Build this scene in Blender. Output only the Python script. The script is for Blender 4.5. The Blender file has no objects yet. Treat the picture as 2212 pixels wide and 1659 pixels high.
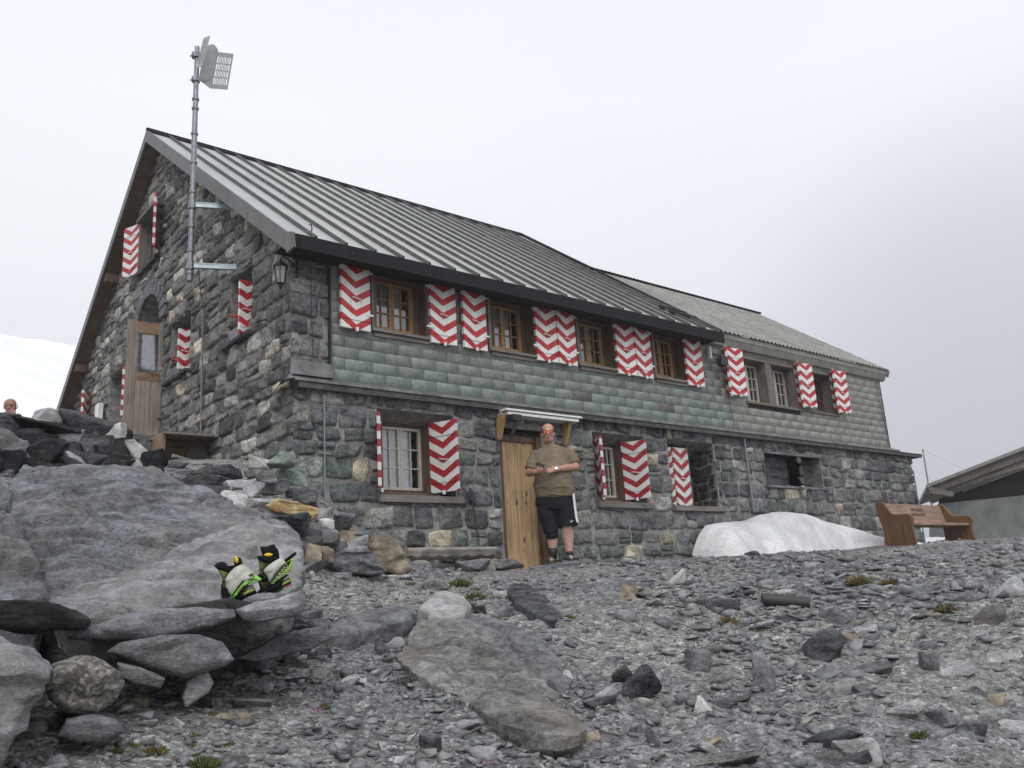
import bpy, bmesh, math, random
import numpy as np
from mathutils import Vector, Matrix
rad = math.radians
sc = bpy.context.scene
COL = sc.collection
# ------------------------------------------------------------------ camera, world, sun, exposure
YAW, PITCH, ROLL, FPX = rad(40.0), rad(14.0), rad(-3.57), 1860.0
def cam_axes():
    f = np.array([math.sin(YAW)*math.cos(PITCH), math.cos(YAW)*math.cos(PITCH), math.sin(PITCH)])
    r = np.cross(f, [0, 0, 1]); r /= np.linalg.norm(r); u = np.cross(r, f)
    r2 = math.cos(ROLL)*r+math.sin(ROLL)*u; u2 = -math.sin(ROLL)*r+math.cos(ROLL)*u
    return r2, u2, -f
AR, AU, AB = cam_axes()
cd = bpy.data.cameras.new('camera'); cam = bpy.data.objects.new('camera', cd); COL.objects.link(cam)
m = Matrix.Identity(4)
for i in range(3):
    m[i][0], m[i][1], m[i][2] = AR[i], AU[i], AB[i]
cam.matrix_world = m
cd.sensor_width = 36; cd.lens = FPX/2212*36; cd.clip_start = .05; cd.clip_end = 3000
sc.camera = cam
SUN_EL, SUN_AZ = 46, 212
w = bpy.data.worlds.new('World'); sc.world = w; w.use_nodes = True
nt = w.node_tree; nt.nodes.clear()
def wn(t): return nt.nodes.new(t)
out = wn('ShaderNodeOutputWorld'); bg = wn('ShaderNodeBackground'); bg.inputs[1].default_value = .1
sky = wn('ShaderNodeTexSky'); sky.sky_type = 'NISHITA'; sky.sun_disc = False
sky.sun_elevation = rad(SUN_EL); sky.sun_rotation = rad(SUN_AZ)
# overcast: a cloud layer hides nearly all of the blue
tc = wn('ShaderNodeTexCoord'); sep = wn('ShaderNodeSeparateXYZ'); nt.links.new(tc.outputs['Generated'], sep.inputs[0])
noi = wn('ShaderNodeTexNoise'); noi.inputs['Scale'].default_value = 1.1; noi.inputs['Detail'].default_value = 3; noi.inputs['Roughness'].default_value = .4
mp = wn('ShaderNodeMapping'); mp.inputs['Scale'].default_value = (1, 1, 1.6)
nt.links.new(tc.outputs['Generated'], mp.inputs[0]); nt.links.new(mp.outputs[0], noi.inputs['Vector'])
rz = wn('ShaderNodeValToRGB'); e = rz.color_ramp.elements
e[0].position = 0; e[0].color = (.60, .61, .66, 1); e[1].position = 1; e[1].color = (.84, .88, .96, 1)
for p_, c_ in ((.09, (.76, .77, .80)), (.26, (.86, .875, .92)), (.52, (.98, .995, 1.03)), (.75, (.92, .94, .99))):
    x_ = e.new(p_); x_.color = (*c_, 1)
nt.links.new(sep.outputs['Z'], rz.inputs[0])
mul = wn('ShaderNodeMix'); mul.data_type = 'RGBA'; mul.blend_type = 'MULTIPLY'; mul.inputs[0].default_value = 1
r2_ = wn('ShaderNodeValToRGB'); r2_.color_ramp.elements[0].position = .3; r2_.color_ramp.elements[0].color = (.91, .92, .94, 1)
r2_.color_ramp.elements[1].position = .65; r2_.color_ramp.elements[1].color = (1, 1, 1, 1)
nt.links.new(noi.outputs['Fac'], r2_.inputs[0]); nt.links.new(rz.outputs[0], mul.inputs[6]); nt.links.new(r2_.outputs[0], mul.inputs[7])
# darker cloud bank low in the east (+X)
dot = wn('ShaderNodeVectorMath'); dot.operation = 'DOT_PRODUCT'
dv = Vector((math.sin(rad(72)), math.cos(rad(72)), .12)).normalized(); dot.inputs[1].default_value = dv
nt.links.new(tc.outputs['Generated'], dot.inputs[0])
r3 = wn('ShaderNodeValToRGB'); r3.color_ramp.elements[0].position = .925; r3.color_ramp.elements[0].color = (1, 1, 1, 1)
r3.color_ramp.elements[1].position = 1; r3.color_ramp.elements[1].color = (.70, .705, .725, 1)
r3.color_ramp.interpolation = 'EASE'
nt.links.new(dot.outputs['Value'], r3.inputs[0])
mul2 = wn('ShaderNodeMix'); mul2.data_type = 'RGBA'; mul2.blend_type = 'MULTIPLY'; mul2.inputs[0].default_value = 1
nt.links.new(mul.outputs[2], mul2.inputs[6]); nt.links.new(r3.outputs[0], mul2.inputs[7])
sc10 = wn('ShaderNodeVectorMath'); sc10.operation = 'SCALE'; sc10.inputs['Scale'].default_value = 8.3
nt.links.new(mul2.outputs[2], sc10.inputs[0])
mx = wn('ShaderNodeMix'); mx.data_type = 'RGBA'; mx.inputs[0].default_value = .96
nt.links.new(sky.outputs[0], mx.inputs[6]); nt.links.new(sc10.outputs[0], mx.inputs[7])
nt.links.new(mx.outputs[2], bg.inputs[0]); nt.links.new(bg.outputs[0], out.inputs[0])
sl = bpy.data.lights.new('sun', 'SUN'); sl.energy = 1.3; sl.angle = rad(45); sl.color = (1, .97, .93)
so = bpy.data.objects.new('sun', sl); COL.objects.link(so)
sd = Vector((math.sin(rad(SUN_AZ))*math.cos(rad(SUN_EL)), math.cos(rad(SUN_AZ))*math.cos(rad(SUN_EL)), math.sin(rad(SUN_EL))))
so.rotation_euler = sd.to_track_quat('Z', 'Y').to_euler(); so.location = (0, 0, 30)
sc.view_settings.view_transform = 'Standard'; sc.view_settings.look = 'None'
sc.view_settings.gamma = 1; sc.view_settings.use_curve_mapping = False; sc.view_settings.exposure = .42
# ------------------------------------------------------------------ helpers
def ray(x, y):
    a, b = (x-1106)/FPX, -(y-829.5)/FPX
    return AR*a+AU*b-AB
def onY(x, y, Y): r = ray(x, y); return r*(Y/r[1])
def onX(x, y, X): r = ray(x, y); return r*(X/r[0])
def atR(x, y, R): r = ray(x, y); return r*(R/math.hypot(r[0], r[1]))
def hsh(ix, iy, iz, s):
    n = (ix*374761393+iy*668265263+iz*2147483647+s*1274126177) & 0xffffffff
    n = ((n ^ (n >> 13))*1274126177) & 0xffffffff
    n = ((n ^ (n >> 16))*2246822519) & 0xffffffff
    return ((n ^ (n >> 15)) & 0xffff)/65535.0
def vnoise(p, s=0):
    p = np.asarray(p, float); i = np.floor(p).astype(np.int64); f = p-i; f = f*f*(3-2*f)
    r = 0
    for dx in (0, 1):
        for dy in (0, 1):
            for dz in (0, 1):
                wgt = (f[:, 0] if dx else 1-f[:, 0])*(f[:, 1] if dy else 1-f[:, 1])*(f[:, 2] if dz else 1-f[:, 2])
                r = r+wgt*hsh(i[:, 0]+dx, i[:, 1]+dy, i[:, 2]+dz, s)
    return r*2-1
def fbm(p, o=4, s=0, g=.5):
    r = 0; a = 1; q = np.array(p, float)
    for k in range(o):
        r = r+a*vnoise(q, s+k*7); a *= g; q = q*2.03+1.7
    return r
def npmesh(name, V, F, mat, parent=None, smooth=False, col=None, loc=None):
    """V (n,3), F (m,k) uniform or list of lists"""
    me = bpy.data.meshes.new(name)
    V = np.asarray(V, np.float32)
    if isinstance(F, np.ndarray):
        mF, k = F.shape
        me.vertices.add(len(V)); me.vertices.foreach_set('co', V.ravel())
        me.loops.add(mF*k); me.loops.foreach_set('vertex_index', F.astype(np.int32).ravel())
        me.polygons.add(mF); me.polygons.foreach_set('loop_start', np.arange(0, mF*k, k, dtype=np.int32))
        me.update(calc_edges=True); me.validate()
    else:
        me.from_pydata([tuple(map(float, v)) for v in V], [], F); me.update()
    if smooth: me.polygons.foreach_set('use_smooth', np.ones(len(me.polygons), bool))
    if col is not None:
        a = me.color_attributes.new('col', 'FLOAT_COLOR', 'POINT')
        c = np.ones((len(V), 4), np.float32); c[:, :col.shape[1]] = col; a.data.foreach_set('color', c.ravel())
    if mat:
        for q in (mat if isinstance(mat, (list, tuple)) else [mat]): me.materials.append(q)
    o = bpy.data.objects.new(name, me); COL.objects.link(o)
    if parent: o.parent = parent
    if loc is not None: o.location = loc
    return o
def tag(o, label=None, cat=None, group=None, kind=None):
    if label: o['label'] = label
    if cat: o['category'] = cat
    if group: o['group'] = group
    if kind: o['kind'] = kind
    return o
def empty(name, loc=(0, 0, 0), rz=0, label=None, cat=None, group=None):
    o = bpy.data.objects.new(name, None); COL.objects.link(o); o.location = loc; o.rotation_euler = (0, 0, rz)
    o.empty_display_size = .2
    return tag(o, label, cat, group)
class MB:
    """collects shapes into one mesh"""
    def __init__(s): s.V = []; s.F = []; s.n = 0; s.M = []
    def add(s, V, F, mi=0):
        V = [tuple(map(float, v)) for v in V]
        s.V += V; s.F += [[i+s.n for i in f] for f in F]; s.M += [mi]*len(F); s.n += len(V); return s
    def box(s, x0, x1, y0, y1, z0, z1, mi=0, mat=None):
        V = [(x, y, z) for z in (z0, z1) for y in (y0, y1) for x in (x0, x1)]
        if mat is not None: V = [tuple(mat @ Vector(v)) for v in V]
        return s.add(V, [[0, 2, 3, 1], [4, 5, 7, 6], [0, 1, 5, 4], [2, 6, 7, 3], [0, 4, 6, 2], [1, 3, 7, 5]], mi)
    def quad(s, a, b, c, d, mi=0): return s.add([a, b, c, d], [[0, 1, 2, 3]], mi)
    def slab(s, pts, off, mi=0):
        """planar polygon pts extruded by vector off"""
        n = len(pts); P = [Vector(p) for p in pts]; Q = [p+Vector(off) for p in P]
        F = [list(range(n))[::-1], list(range(n, 2*n))]+[[i, (i+1) % n, (i+1) % n+n, i+n] for i in range(n)]
        return s.add(P+Q, F, mi)
    def tube(s, path, r, seg=10, mi=0, cap=True, el=1.0, up=(0, 0, 1)):
        path = [Vector(p) for p in path]; n = len(path)
        rs = r if isinstance(r, (list, tuple)) else [r]*n
        V = []; F = []
        for i, p in enumerate(path):
            t = (path[min(i+1, n-1)]-path[max(i-1, 0)]).normalized()
            u = Vector(up)
            if abs(t.dot(u)) > .8: u = Vector((0, 1, 0))
            a = t.cross(u).normalized(); b = a.cross(t).normalized()
            ra, rb = rs[i] if isinstance(rs[i], (tuple, list)) else (rs[i], rs[i]*el)
            for k in range(seg):
                an = 2*math.pi*k/seg
                V.append(p+a*(ra*math.cos(an))+b*(rb*math.sin(an)))
        for i in range(n-1):
            for k in range(seg):
                k2 = (k+1) % seg
                F.append([i*seg+k, i*seg+k2, (i+1)*seg+k2, (i+1)*seg+k])
        if cap: F.append(list(range(seg))[::-1]); F.append([(n-1)*seg+k for k in range(seg)])
        return s.add(V, F, mi)
    def ell(s, c, r, seg=16, rings=10, mi=0, mat=None):
        V = []; F = []
        for i in range(rings+1):
            th = math.pi*i/rings
            for k in range(seg):
                ph = 2*math.pi*k/seg
                v = Vector((r[0]*math.sin(th)*math.cos(ph), r[1]*math.sin(th)*math.sin(ph), r[2]*math.cos(th)))
                if mat is not None: v = mat @ v
                V.append(v+Vector(c))
        for i in range(rings):
            for k in range(seg):
                k2 = (k+1) % seg
                F.append([i*seg+k, (i+1)*seg+k, (i+1)*seg+k2, i*seg+k2])
        return s.add(V, F, mi)
    def build(s, name, mat, parent=None, smooth=False, bevel=0, loc=None):
        o = npmesh(name, s.V, s.F, mat, parent, smooth, loc=loc)
        if len(o.data.materials) > 1: o.data.polygons.foreach_set('material_index', s.M)
        bm = bmesh.new(); bm.from_mesh(o.data); bmesh.ops.remove_doubles(bm, verts=bm.verts, dist=1e-6)
        bmesh.ops.recalc_face_normals(bm, faces=bm.faces); bm.to_mesh(o.data); bm.free()
        if bevel:
            b = o.modifiers.new('b', 'BEVEL'); b.width = bevel; b.segments = 2; b.limit_method = 'ANGLE'
        return o
# ------------------------------------------------------------------ materials
def newmat(name):
    mt = bpy.data.materials.new(name); mt.use_nodes = True
    b = mt.node_tree.nodes['Principled BSDF']; return mt, mt.node_tree, b
def N(t, ty, **kw):
    n = t.nodes.new(ty)
    for k, v in kw.items():
        if k.startswith('_'): setattr(n, k[1:], v)
        else: n.inputs[k].default_value = v
    return n
def ramp(t, src, pts, interp=None):
    r = t.nodes.new('ShaderNodeValToRGB'); e = r.color_ramp.elements
    e[0].position = pts[0][0]; e[0].color = (*pts[0][1], 1); e[1].position = pts[-1][0]; e[1].color = (*pts[-1][1], 1)
    for p, c in pts[1:-1]: q = e.new(p); q.color = (*c, 1)
    if interp: r.color_ramp.interpolation = interp
    t.links.new(src, r.inputs[0]); return r.outputs[0]
def mix(t, a, b, fac, mode='MIX'):
    n = t.nodes.new('ShaderNodeMix'); n.data_type = 'RGBA'; n.blend_type = mode
    for s, v in ((n.inputs[0], fac), (n.inputs[6], a), (n.inputs[7], b)):
        if hasattr(v, 'is_output'): t.links.new(v, s)
        elif isinstance(v, tuple): s.default_value = (*v, 1)
        else: s.default_value = v
    return n.outputs[2]
def g3(v): return (v, v, v)
def coords(t, kind='Object', scale=(1, 1, 1), rnd=True, rot=(0, 0, 0)):
    c = t.nodes.new('ShaderNodeTexCoord'); mp = t.nodes.new('ShaderNodeMapping'); mp.inputs['Scale'].default_value = scale
    mp.inputs['Rotation'].default_value = rot
    t.links.new(c.outputs[kind], mp.inputs[0])
    if rnd:
        oi = t.nodes.new('ShaderNodeObjectInfo'); ml = t.nodes.new('ShaderNodeMath'); ml.operation = 'MULTIPLY'; ml.inputs[1].default_value = 57
        t.links.new(oi.outputs['Random'], ml.inputs[0]); t.links.new(ml.outputs[0], mp.inputs['Location'])
    return mp.outputs[0]
def noise(t, vec, scale, detail=6, rough=.6, dist=0):
    n = N(t, 'ShaderNodeTexNoise', Scale=scale, Detail=detail, Roughness=rough, Distortion=dist)
    t.links.new(vec, n.inputs['Vector']); return n.outputs['Fac']
def bump(t, b, h, strength=.5, dist=.02, prev=None):
    n = N(t, 'ShaderNodeBump', Strength=strength, Distance=dist); t.links.new(h, n.inputs['Height'])
    if prev: t.links.new(prev, n.inputs['Normal'])
    t.links.new(n.outputs[0], b.inputs['Normal']); return n.outputs[0]
def flat(name, c, rough=.6, metal=0, var=.12, scale=12, bmp=0, spec=.5):
    mt, t, b = newmat(name); b.inputs['Roughness'].default_value = rough; b.inputs['Metallic'].default_value = metal
    b.inputs['Specular IOR Level'].default_value = spec
    v = coords(t); f = noise(t, v, scale, 5)
    cc = ramp(t, f, [(.38, tuple(x*(1-var) for x in c)), (.62, tuple(min(1, x*(1+var)) for x in c))])
    t.links.new(cc, b.inputs['Base Color'])
    if bmp: bump(t, b, noise(t, v, scale*4, 4), bmp, .01)
    return mt
def rockmat(name, c, vein=.15, veinc=(.55, .55, .56), rough=.85, strata=3.0, cont=.5, tint=(.2, .165, .12), tintamt=.35, attr=False, bs=1.0, sc_=1.0, objcoord=False):
    """weathered rock: mottled colour, strata streaks, pale lichen / calcite"""
    mt, t, b = newmat(name); b.inputs['Roughness'].default_value = rough; b.inputs['Specular IOR Level'].default_value = .1
    v = coords(t, rnd=not objcoord); vs = coords(t, scale=(1, 1, strata), rot=(.3, .2, .1), rnd=not objcoord)
    if attr:
        a = t.nodes.new('ShaderNodeVertexColor'); a.layer_name = 'col'; base = a.outputs[0]
    else: base = (c)
    n1 = noise(t, vs, 2.2*sc_, 8, .68, .6); n2 = noise(t, v, 11*sc_, 8, .7); n3 = noise(t, vs, 30*sc_, 5, .7, .3)
    m1 = ramp(t, n1, [(.38, g3(1-cont)), (.5, g3(1)), (.63, g3(1+cont*.9))])
    m2 = ramp(t, n2, [(.38, g3(1-cont*.7)), (.62, g3(1+cont*.7))])
    n4 = noise(t, v, 75*sc_, 4, .7); m3 = ramp(t, n4, [(.38, g3(1-cont*.5)), (.62, g3(1+cont*.5))])
    cc = mix(t, base, m1, 1.0, 'MULTIPLY'); cc = mix(t, cc, m2, 1.0, 'MULTIPLY'); cc = mix(t, cc, m3, 1.0, 'MULTIPLY')
    tn = ramp(t, noise(t, v, 1.7*sc_, 5, .6), [(.48, g3(0)), (.68, g3(tintamt))])
    cc = mix(t, cc, tint, tn)
    vn = ramp(t, noise(t, vs, 4.5*sc_, 9, .75, 1.2), [(.60, g3(0)), (.66, g3(vein)), (.70, g3(0)), (.74, g3(vein*.8))])
    cc = mix(t, cc, veinc, vn)
    # fine dark cracks
    vo = N(t, 'ShaderNodeTexVoronoi', Scale=3.2*sc_); vo.feature = 'DISTANCE_TO_EDGE'
    wv = t.nodes.new('ShaderNodeVectorMath'); wv.operation = 'ADD'
    nn = N(t, 'ShaderNodeTexNoise', Scale=5*sc_, Detail=4); t.links.new(vs, nn.inputs['Vector'])
    sc2 = t.nodes.new('ShaderNodeVectorMath'); sc2.operation = 'SCALE'; sc2.inputs['Scale'].default_value = .5
    t.links.new(nn.outputs['Color'], sc2.inputs[0]); t.links.new(vs, wv.inputs[0]); t.links.new(sc2.outputs[0], wv.inputs[1]); t.links.new(wv.outputs[0], vo.inputs['Vector'])
    cr = ramp(t, vo.outputs['Distance'], [(0, g3(.35)), (.02, g3(1))])
    cmask = ramp(t, noise(t, v, 1.3*sc_, 3), [(.5, g3(0)), (.62, g3(1))])
    crm = mix(t, g3(1), cr, cmask)
    cc = mix(t, cc, crm, .9, 'MULTIPLY')
    t.links.new(cc, b.inputs['Base Color'])
    h = mix(t, n1, n2, .4); p = bump(t, b, h, .7*bs, .05); p = bump(t, b, n3, .5*bs, .012, p); bump(t, b, crm, .5*bs, .02, p)
    return mt
def woodmat(name, c, axis='Z', rough=.65, cont=.35, knots=0, sc_=1.0, plank=0, weather=0):
    mt, t, b = newmat(name); b.inputs['Roughness'].default_value = rough; b.inputs['Specular IOR Level'].default_value = .3
    s = {'Z': (1, 1, .06), 'X': (.06, 1, 1), 'Y': (1, .06, 1)}[axis]
    v = coords(t, scale=s); f = noise(t, v, 28*sc_, 6, .65, .4); f2 = noise(t, coords(t), 2.5, 4)
    cc = ramp(t, f, [(.38, tuple(x*(1-cont) for x in c)), (.62, tuple(x*(1+cont*.5) for x in c))])
    cc = mix(t, cc, ramp(t, f2, [(.3, g3(.75)), (.7, g3(1.12))]), 1.0, 'MULTIPLY')
    if weather: cc = mix(t, cc, (.2, .2, .2), ramp(t, noise(t, coords(t), 4, 5), [(.4, g3(0)), (.65, g3(weather))]))
    if knots:
        kv = coords(t, scale=(7, 7, 3.2)); vo = N(t, 'ShaderNodeTexVoronoi', Scale=1.0); t.links.new(kv, vo.inputs['Vector'])
        cc = mix(t, (.10, .045, .02), cc, ramp(t, vo.outputs['Distance'], [(.10, g3(0)), (.2, g3(1))]))
    t.links.new(cc, b.inputs['Base Color']); bump(t, b, f, .3, .004)
    return mt
def chevmat(name, period=.186, slope=.62, red=(.42, .02, .025), white=(.74, .74, .72)):
    """red and white chevron boards painted in the shutter's own x,z metres"""
    mt, t, b = newmat(name); b.inputs['Roughness'].default_value = .45
    c = t.nodes.new('ShaderNodeTexCoord'); s = t.nodes.new('ShaderNodeSeparateXYZ'); t.links.new(c.outputs['Object'], s.inputs[0])
    def M(op, a, b_=None):
        n = t.nodes.new('ShaderNodeMath'); n.operation = op
        for i, v in enumerate((a, b_)):
            if v is None: continue
            if hasattr(v, 'is_output'): t.links.new(v, n.inputs[i])
            else: n.inputs[i].default_value = v
        return n.outputs[0]
    ax = M('ABSOLUTE', s.outputs['X']); z = M('SUBTRACT', s.outputs['Z'], M('MULTIPLY', ax, slope))
    wob = M('MULTIPLY', M('SUBTRACT', noise(t, coords(t), 9, 3), .5), .004)
    ph = M('FRACT', M('ADD', M('DIVIDE', M('ADD', z, wob), period), 10.0))
    f = M('GREATER_THAN', ph, .5)
    wear = noise(t, coords(t, scale=(1, 1, .25)), 16, 7, .7)
    rc = ramp(t, noise(t, coords(t), 5, 5), [(.3, tuple(x*.75 for x in red)), (.7, tuple(min(1, x*1.2) for x in red))])
    wc = ramp(t, wear, [(.3, tuple(x*.86 for x in white)), (.6, white)])
    cc = mix(t, wc, rc, f)
    # board joints and flaked paint
    cc = mix(t, cc, (.25, .2, .18), ramp(t, noise(t, coords(t), 34, 6, .75), [(.69, g3(0)), (.74, g3(.6))]))
    t.links.new(cc, b.inputs['Base Color']); bump(t, b, wear, .15, .004)
    return mt
def attrmat(name, rough=.8, cont=.3, sc_=20, bs=.4, spec=.3, dist=.01):
    mt, t, b = newmat(name); b.inputs['Roughness'].default_value = rough; b.inputs['Specular IOR Level'].default_value = spec
    a = t.nodes.new('ShaderNodeVertexColor'); a.layer_name = 'col'; v = coords(t, rnd=False)
    n = noise(t, v, sc_, 7, .7)
    cc = mix(t, a.outputs[0], ramp(t, n, [(.38, g3(1-cont)), (.62, g3(1+cont))]), 1.0, 'MULTIPLY')
    t.links.new(cc, b.inputs['Base Color']); bump(t, b, n, bs, dist); return mt
M = {}
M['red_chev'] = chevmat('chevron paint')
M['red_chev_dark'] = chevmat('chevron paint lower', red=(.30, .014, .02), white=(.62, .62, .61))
M['wallstone'] = rockmat('wall stone', None, attr=True, vein=.6, veinc=(.42, .43, .40), cont=.5, strata=1.4, tintamt=.3, tint=(.22, .19, .145), sc_=2.2, bs=1.4, objcoord=True)
M['mortar'] = flat('mortar', (.225, .227, .215), .95, var=.3, scale=9, bmp=.8, spec=.1)
M['plaster'] = flat('concrete lintel', (.2, .195, .18), .95, var=.25, scale=7, bmp=.5, spec=.1)
M['slate'] = attrmat('slate tile', .6, .16, 14, .12, .3, .004)
M['slate_gap'] = flat('slate joint', (.03, .032, .032), .9)
M['roof_metal'] = flat('roof sheet', (.40, .405, .40), .45, .2, var=.08, scale=2)
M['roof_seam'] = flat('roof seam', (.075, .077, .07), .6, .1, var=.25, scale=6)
M['dark_metal'] = flat('dark fascia metal', (.016, .017, .019), .8, 0, var=.2, spec=.15)
M['barge'] = flat('barge board metal', (.115, .115, .112), .5, .2, var=.15, scale=4)
M['ledge'] = flat('ledge flashing', (.17, .17, .172), .5, .3, var=.3, scale=5)
M['ledge_dark'] = flat('ledge board', (.06, .06, .06), .7, var=.4, scale=8)
M['tileroof'] = attrmat('fibre cement roof', .8, .25, 7, .3)
M['soffit'] = flat('soffit board', (.22, .22, .19), .7, var=.15, scale=5)
M['wood_orange'] = woodmat('varnished window wood', (.38, .225, .10), 'Z')
M['wood_white'] = flat('pale window paint', (.42, .40, .36), .6)
M['wood_grey'] = woodmat('weathered grey wood', (.17, .145, .125), 'Z', .8, weather=.5)
M['wood_greyx'] = woodmat('weathered grey sill wood', (.2, .18, .16), 'X', .8, weather=.4)
M['wood_brown'] = woodmat('brown jamb wood', (.13, .075, .04), 'Z', .7, weather=.3)
M['door_wood'] = woodmat('honey door wood', (.50, .335, .18), 'Z', .6, knots=1)
M['door_old'] = woodmat('old door wood', (.30, .245, .20), 'Z', .8, weather=.35)
M['door_rail'] = woodmat('old door rail wood', (.27, .18, .115), 'X', .8)
M['bracket_wood'] = woodmat('pine bracket', (.40, .26, .12), 'Z', .7)
M['bench_wood'] = woodmat('stained bench wood', (.15, .075, .034), 'Z', .5, knots=0)
M['bench_seat'] = woodmat('pale bench board', (.30, .19, .14), 'X', .55)
M['log'] = woodmat('grey log', (.36, .33, .29), 'X', .85, weather=.3)
M['white_paint'] = flat('white painted metal', (.72, .72, .70), .4, var=.06)
M['galv'] = flat('galvanised steel', (.22, .235, .26), .45, .6, var=.15)
M['bracket'] = flat('zinc bracket', (.45, .53, .55), .5, .3)
M['ant'] = flat('antenna plastic', (.34, .355, .34), .55, var=.08)
M['black'] = flat('black plastic', (.015, .015, .016), .5)
M['iron'] = flat('black iron', (.02, .02, .02), .55, .5)
M['snow'] = None
M['curtain'] = flat('white curtain', (.68, .69, .73), .9, var=.1, scale=30)
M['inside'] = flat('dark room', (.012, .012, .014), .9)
M['skin'] = None
def snowmat():
    mt, t, b = newmat('old snow'); b.inputs['Roughness'].default_value = .6
    v = coords(t, rnd=False); n = noise(t, v, 1.3, 6, .6); n2 = noise(t, v, 22, 8, .75); n3_ = noise(t, v, 3, 6, .7)
    cc = ramp(t, n, [(.38, (.52, .53, .55)), (.6, (.74, .75, .76))]); cc = mix(t, cc, (.40, .38, .35), ramp(t, n2, [(.50, g3(0)), (.62, g3(.5))])); cc = mix(t, cc, (.5, .47, .43), ramp(t, n3_, [(.5, g3(0)), (.7, g3(.35))]))
    t.links.new(cc, b.inputs['Base Color']); bump(t, b, n2, .8, .02)
    b.inputs['Subsurface Weight'].default_value = .0
    return mt
M['snow'] = snowmat(); M['snow_far'] = flat('clean snow', (.88, .89, .91), .6, var=.05, scale=.2)
def glassmat():
    mt = bpy.data.materials.new('window glass'); mt.use_nodes = True; t = mt.node_tree; t.nodes.clear()
    o = t.nodes.new('ShaderNodeOutputMaterial'); a = t.nodes.new('ShaderNodeBsdfTransparent'); a.inputs[0].default_value = (.8, .82, .84, 1)
    g = t.nodes.new('ShaderNodeBsdfGlossy'); g.inputs['Roughness'].default_value = .04; mxs = t.nodes.new('ShaderNodeMixShader'); mxs.inputs[0].default_value = .2
    t.links.new(a.outputs[0], mxs.inputs[1]); t.links.new(g.outputs[0], mxs.inputs[2]); t.links.new(mxs.outputs[0], o.inputs[0]); return mt
M['glass'] = glassmat()
def groundmat():
    mt, t, b = newmat('scree ground'); b.inputs['Roughness'].default_value = .92; b.inputs['Specular IOR Level'].default_value = .2
    v = coords(t, rnd=False)
    n0 = noise(t, v, .45, 5, .6); n1 = noise(t, v, 7, 8, .75); n2 = noise(t, v, 60, 5, .75)
    base = ramp(t, n0, [(.38, (.16, .161, .165)), (.5, (.195, .194, .19)), (.62, (.235, .225, .207))])
    base = mix(t, base, ramp(t, n1, [(.3, g3(.6)), (.7, g3(1.45))]), 1.0, 'MULTIPLY')
    h = None
    for s, amt in ((28, .5), (62, .5), (130, .4)):
        vo = N(t, 'ShaderNodeTexVoronoi', Scale=float(s)); t.links.new(v, vo.inputs['Vector'])
        sp = t.nodes.new('ShaderNodeSeparateColor'); t.links.new(vo.outputs['Color'], sp.inputs[0])
        base = mix(t, base, ramp(t, sp.outputs[0], [(.1, g3(.6)), (.55, g3(1)), (.85, g3(1.2)), (.97, g3(1.6))]), amt+.3, 'MULTIPLY')
        h = bump(t, b, vo.outputs['Distance'], -.6 if False else .6, .4/s, h)
    t.links.new(base, b.inputs['Base Color'])
    return mt
M['ground'] = groundmat()
M['scree'] = attrmat('scree stone', .85, .3, 30, .5)
M['r_pale'] = rockmat('pale limestone', (.30, .302, .315), vein=.4, veinc=(.45, .45, .45), cont=.34, tint=(.33, .30, .265), tintamt=.55, bs=1.6, strata=2.2, sc_=1.7)
M['r_grey'] = rockmat('grey slate rock', (.185, .19, .20), vein=.3, cont=.42, strata=3, bs=1.5, sc_=1.5)
M['r_dark'] = rockmat('dark slate rock', (.08, .083, .09), vein=.15, cont=.55, bs=1.5, strata=5, tintamt=.1)
M['r_light'] = rockmat('light limestone rock', (.34, .345, .35), vein=.4, cont=.35, tintamt=.2)
M['r_white'] = rockmat('white quartz rock', (.42, .42, .41), vein=.5, veinc=(.75, .75, .73), cont=.4, tintamt=.2)
M['r_brown'] = rockmat('brown grey slab', (.215, .21, .20), vein=.35, cont=.5, bs=1.5, sc_=1.5, strata=2, tint=(.23, .20, .165), tintamt=.5)
M['r_blue'] = rockmat('blue grey limestone', (.215, .222, .24), vein=.35, veinc=(.42, .42, .42), cont=.42, tint=(.30, .27, .235), tintamt=.5, bs=1.8, strata=2.6, sc_=1.6)
M['r_black'] = rockmat('blackish slate and shade', (.032, .033, .037), vein=.1, cont=.5, strata=4, tintamt=.1, bs=1.5)  # dark stones, and the shade under the slabs painted as near-black rock
M['r_tan'] = rockmat('tan rock', (.24, .205, .155), vein=.3, cont=.4)
M['r_orange'] = rockmat('ochre rock', (.42, .33, .18), vein=.5, veinc=(.6, .55, .4), cont=.6, tint=(.3, .14, .04), tintamt=.8, strata=2)
M['r_green'] = rockmat('greenish rock', (.19, .235, .21), vein=.5, cont=.4)
def conglo():
    mt, t, b = newmat('conglomerate'); b.inputs['Roughness'].default_value = .9; v = coords(t)
    vo = N(t, 'ShaderNodeTexVoronoi', Scale=85.0); t.links.new(v, vo.inputs['Vector']); sp = t.nodes.new('ShaderNodeSeparateColor'); t.links.new(vo.outputs['Color'], sp.inputs[0])
    cc = ramp(t, sp.outputs[0], [(.1, (.11, .10, .085)), (.6, (.19, .18, .165)), (.97, (.4, .38, .34))])
    cc = mix(t, cc, ramp(t, noise(t, v, 60, 5), [(.3, g3(.6)), (.7, g3(1.3))]), 1.0, 'MULTIPLY')
    t.links.new(cc, b.inputs['Base Color']); hh_ = mix(t, sp.outputs[1], noise(t, v, 26, 7, .8), .65); bump(t, b, hh_, .9, .03); return mt
M['r_cong'] = conglo()
M['grass'] = attrmat('grass', .7, .2, 20, 0)
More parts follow.
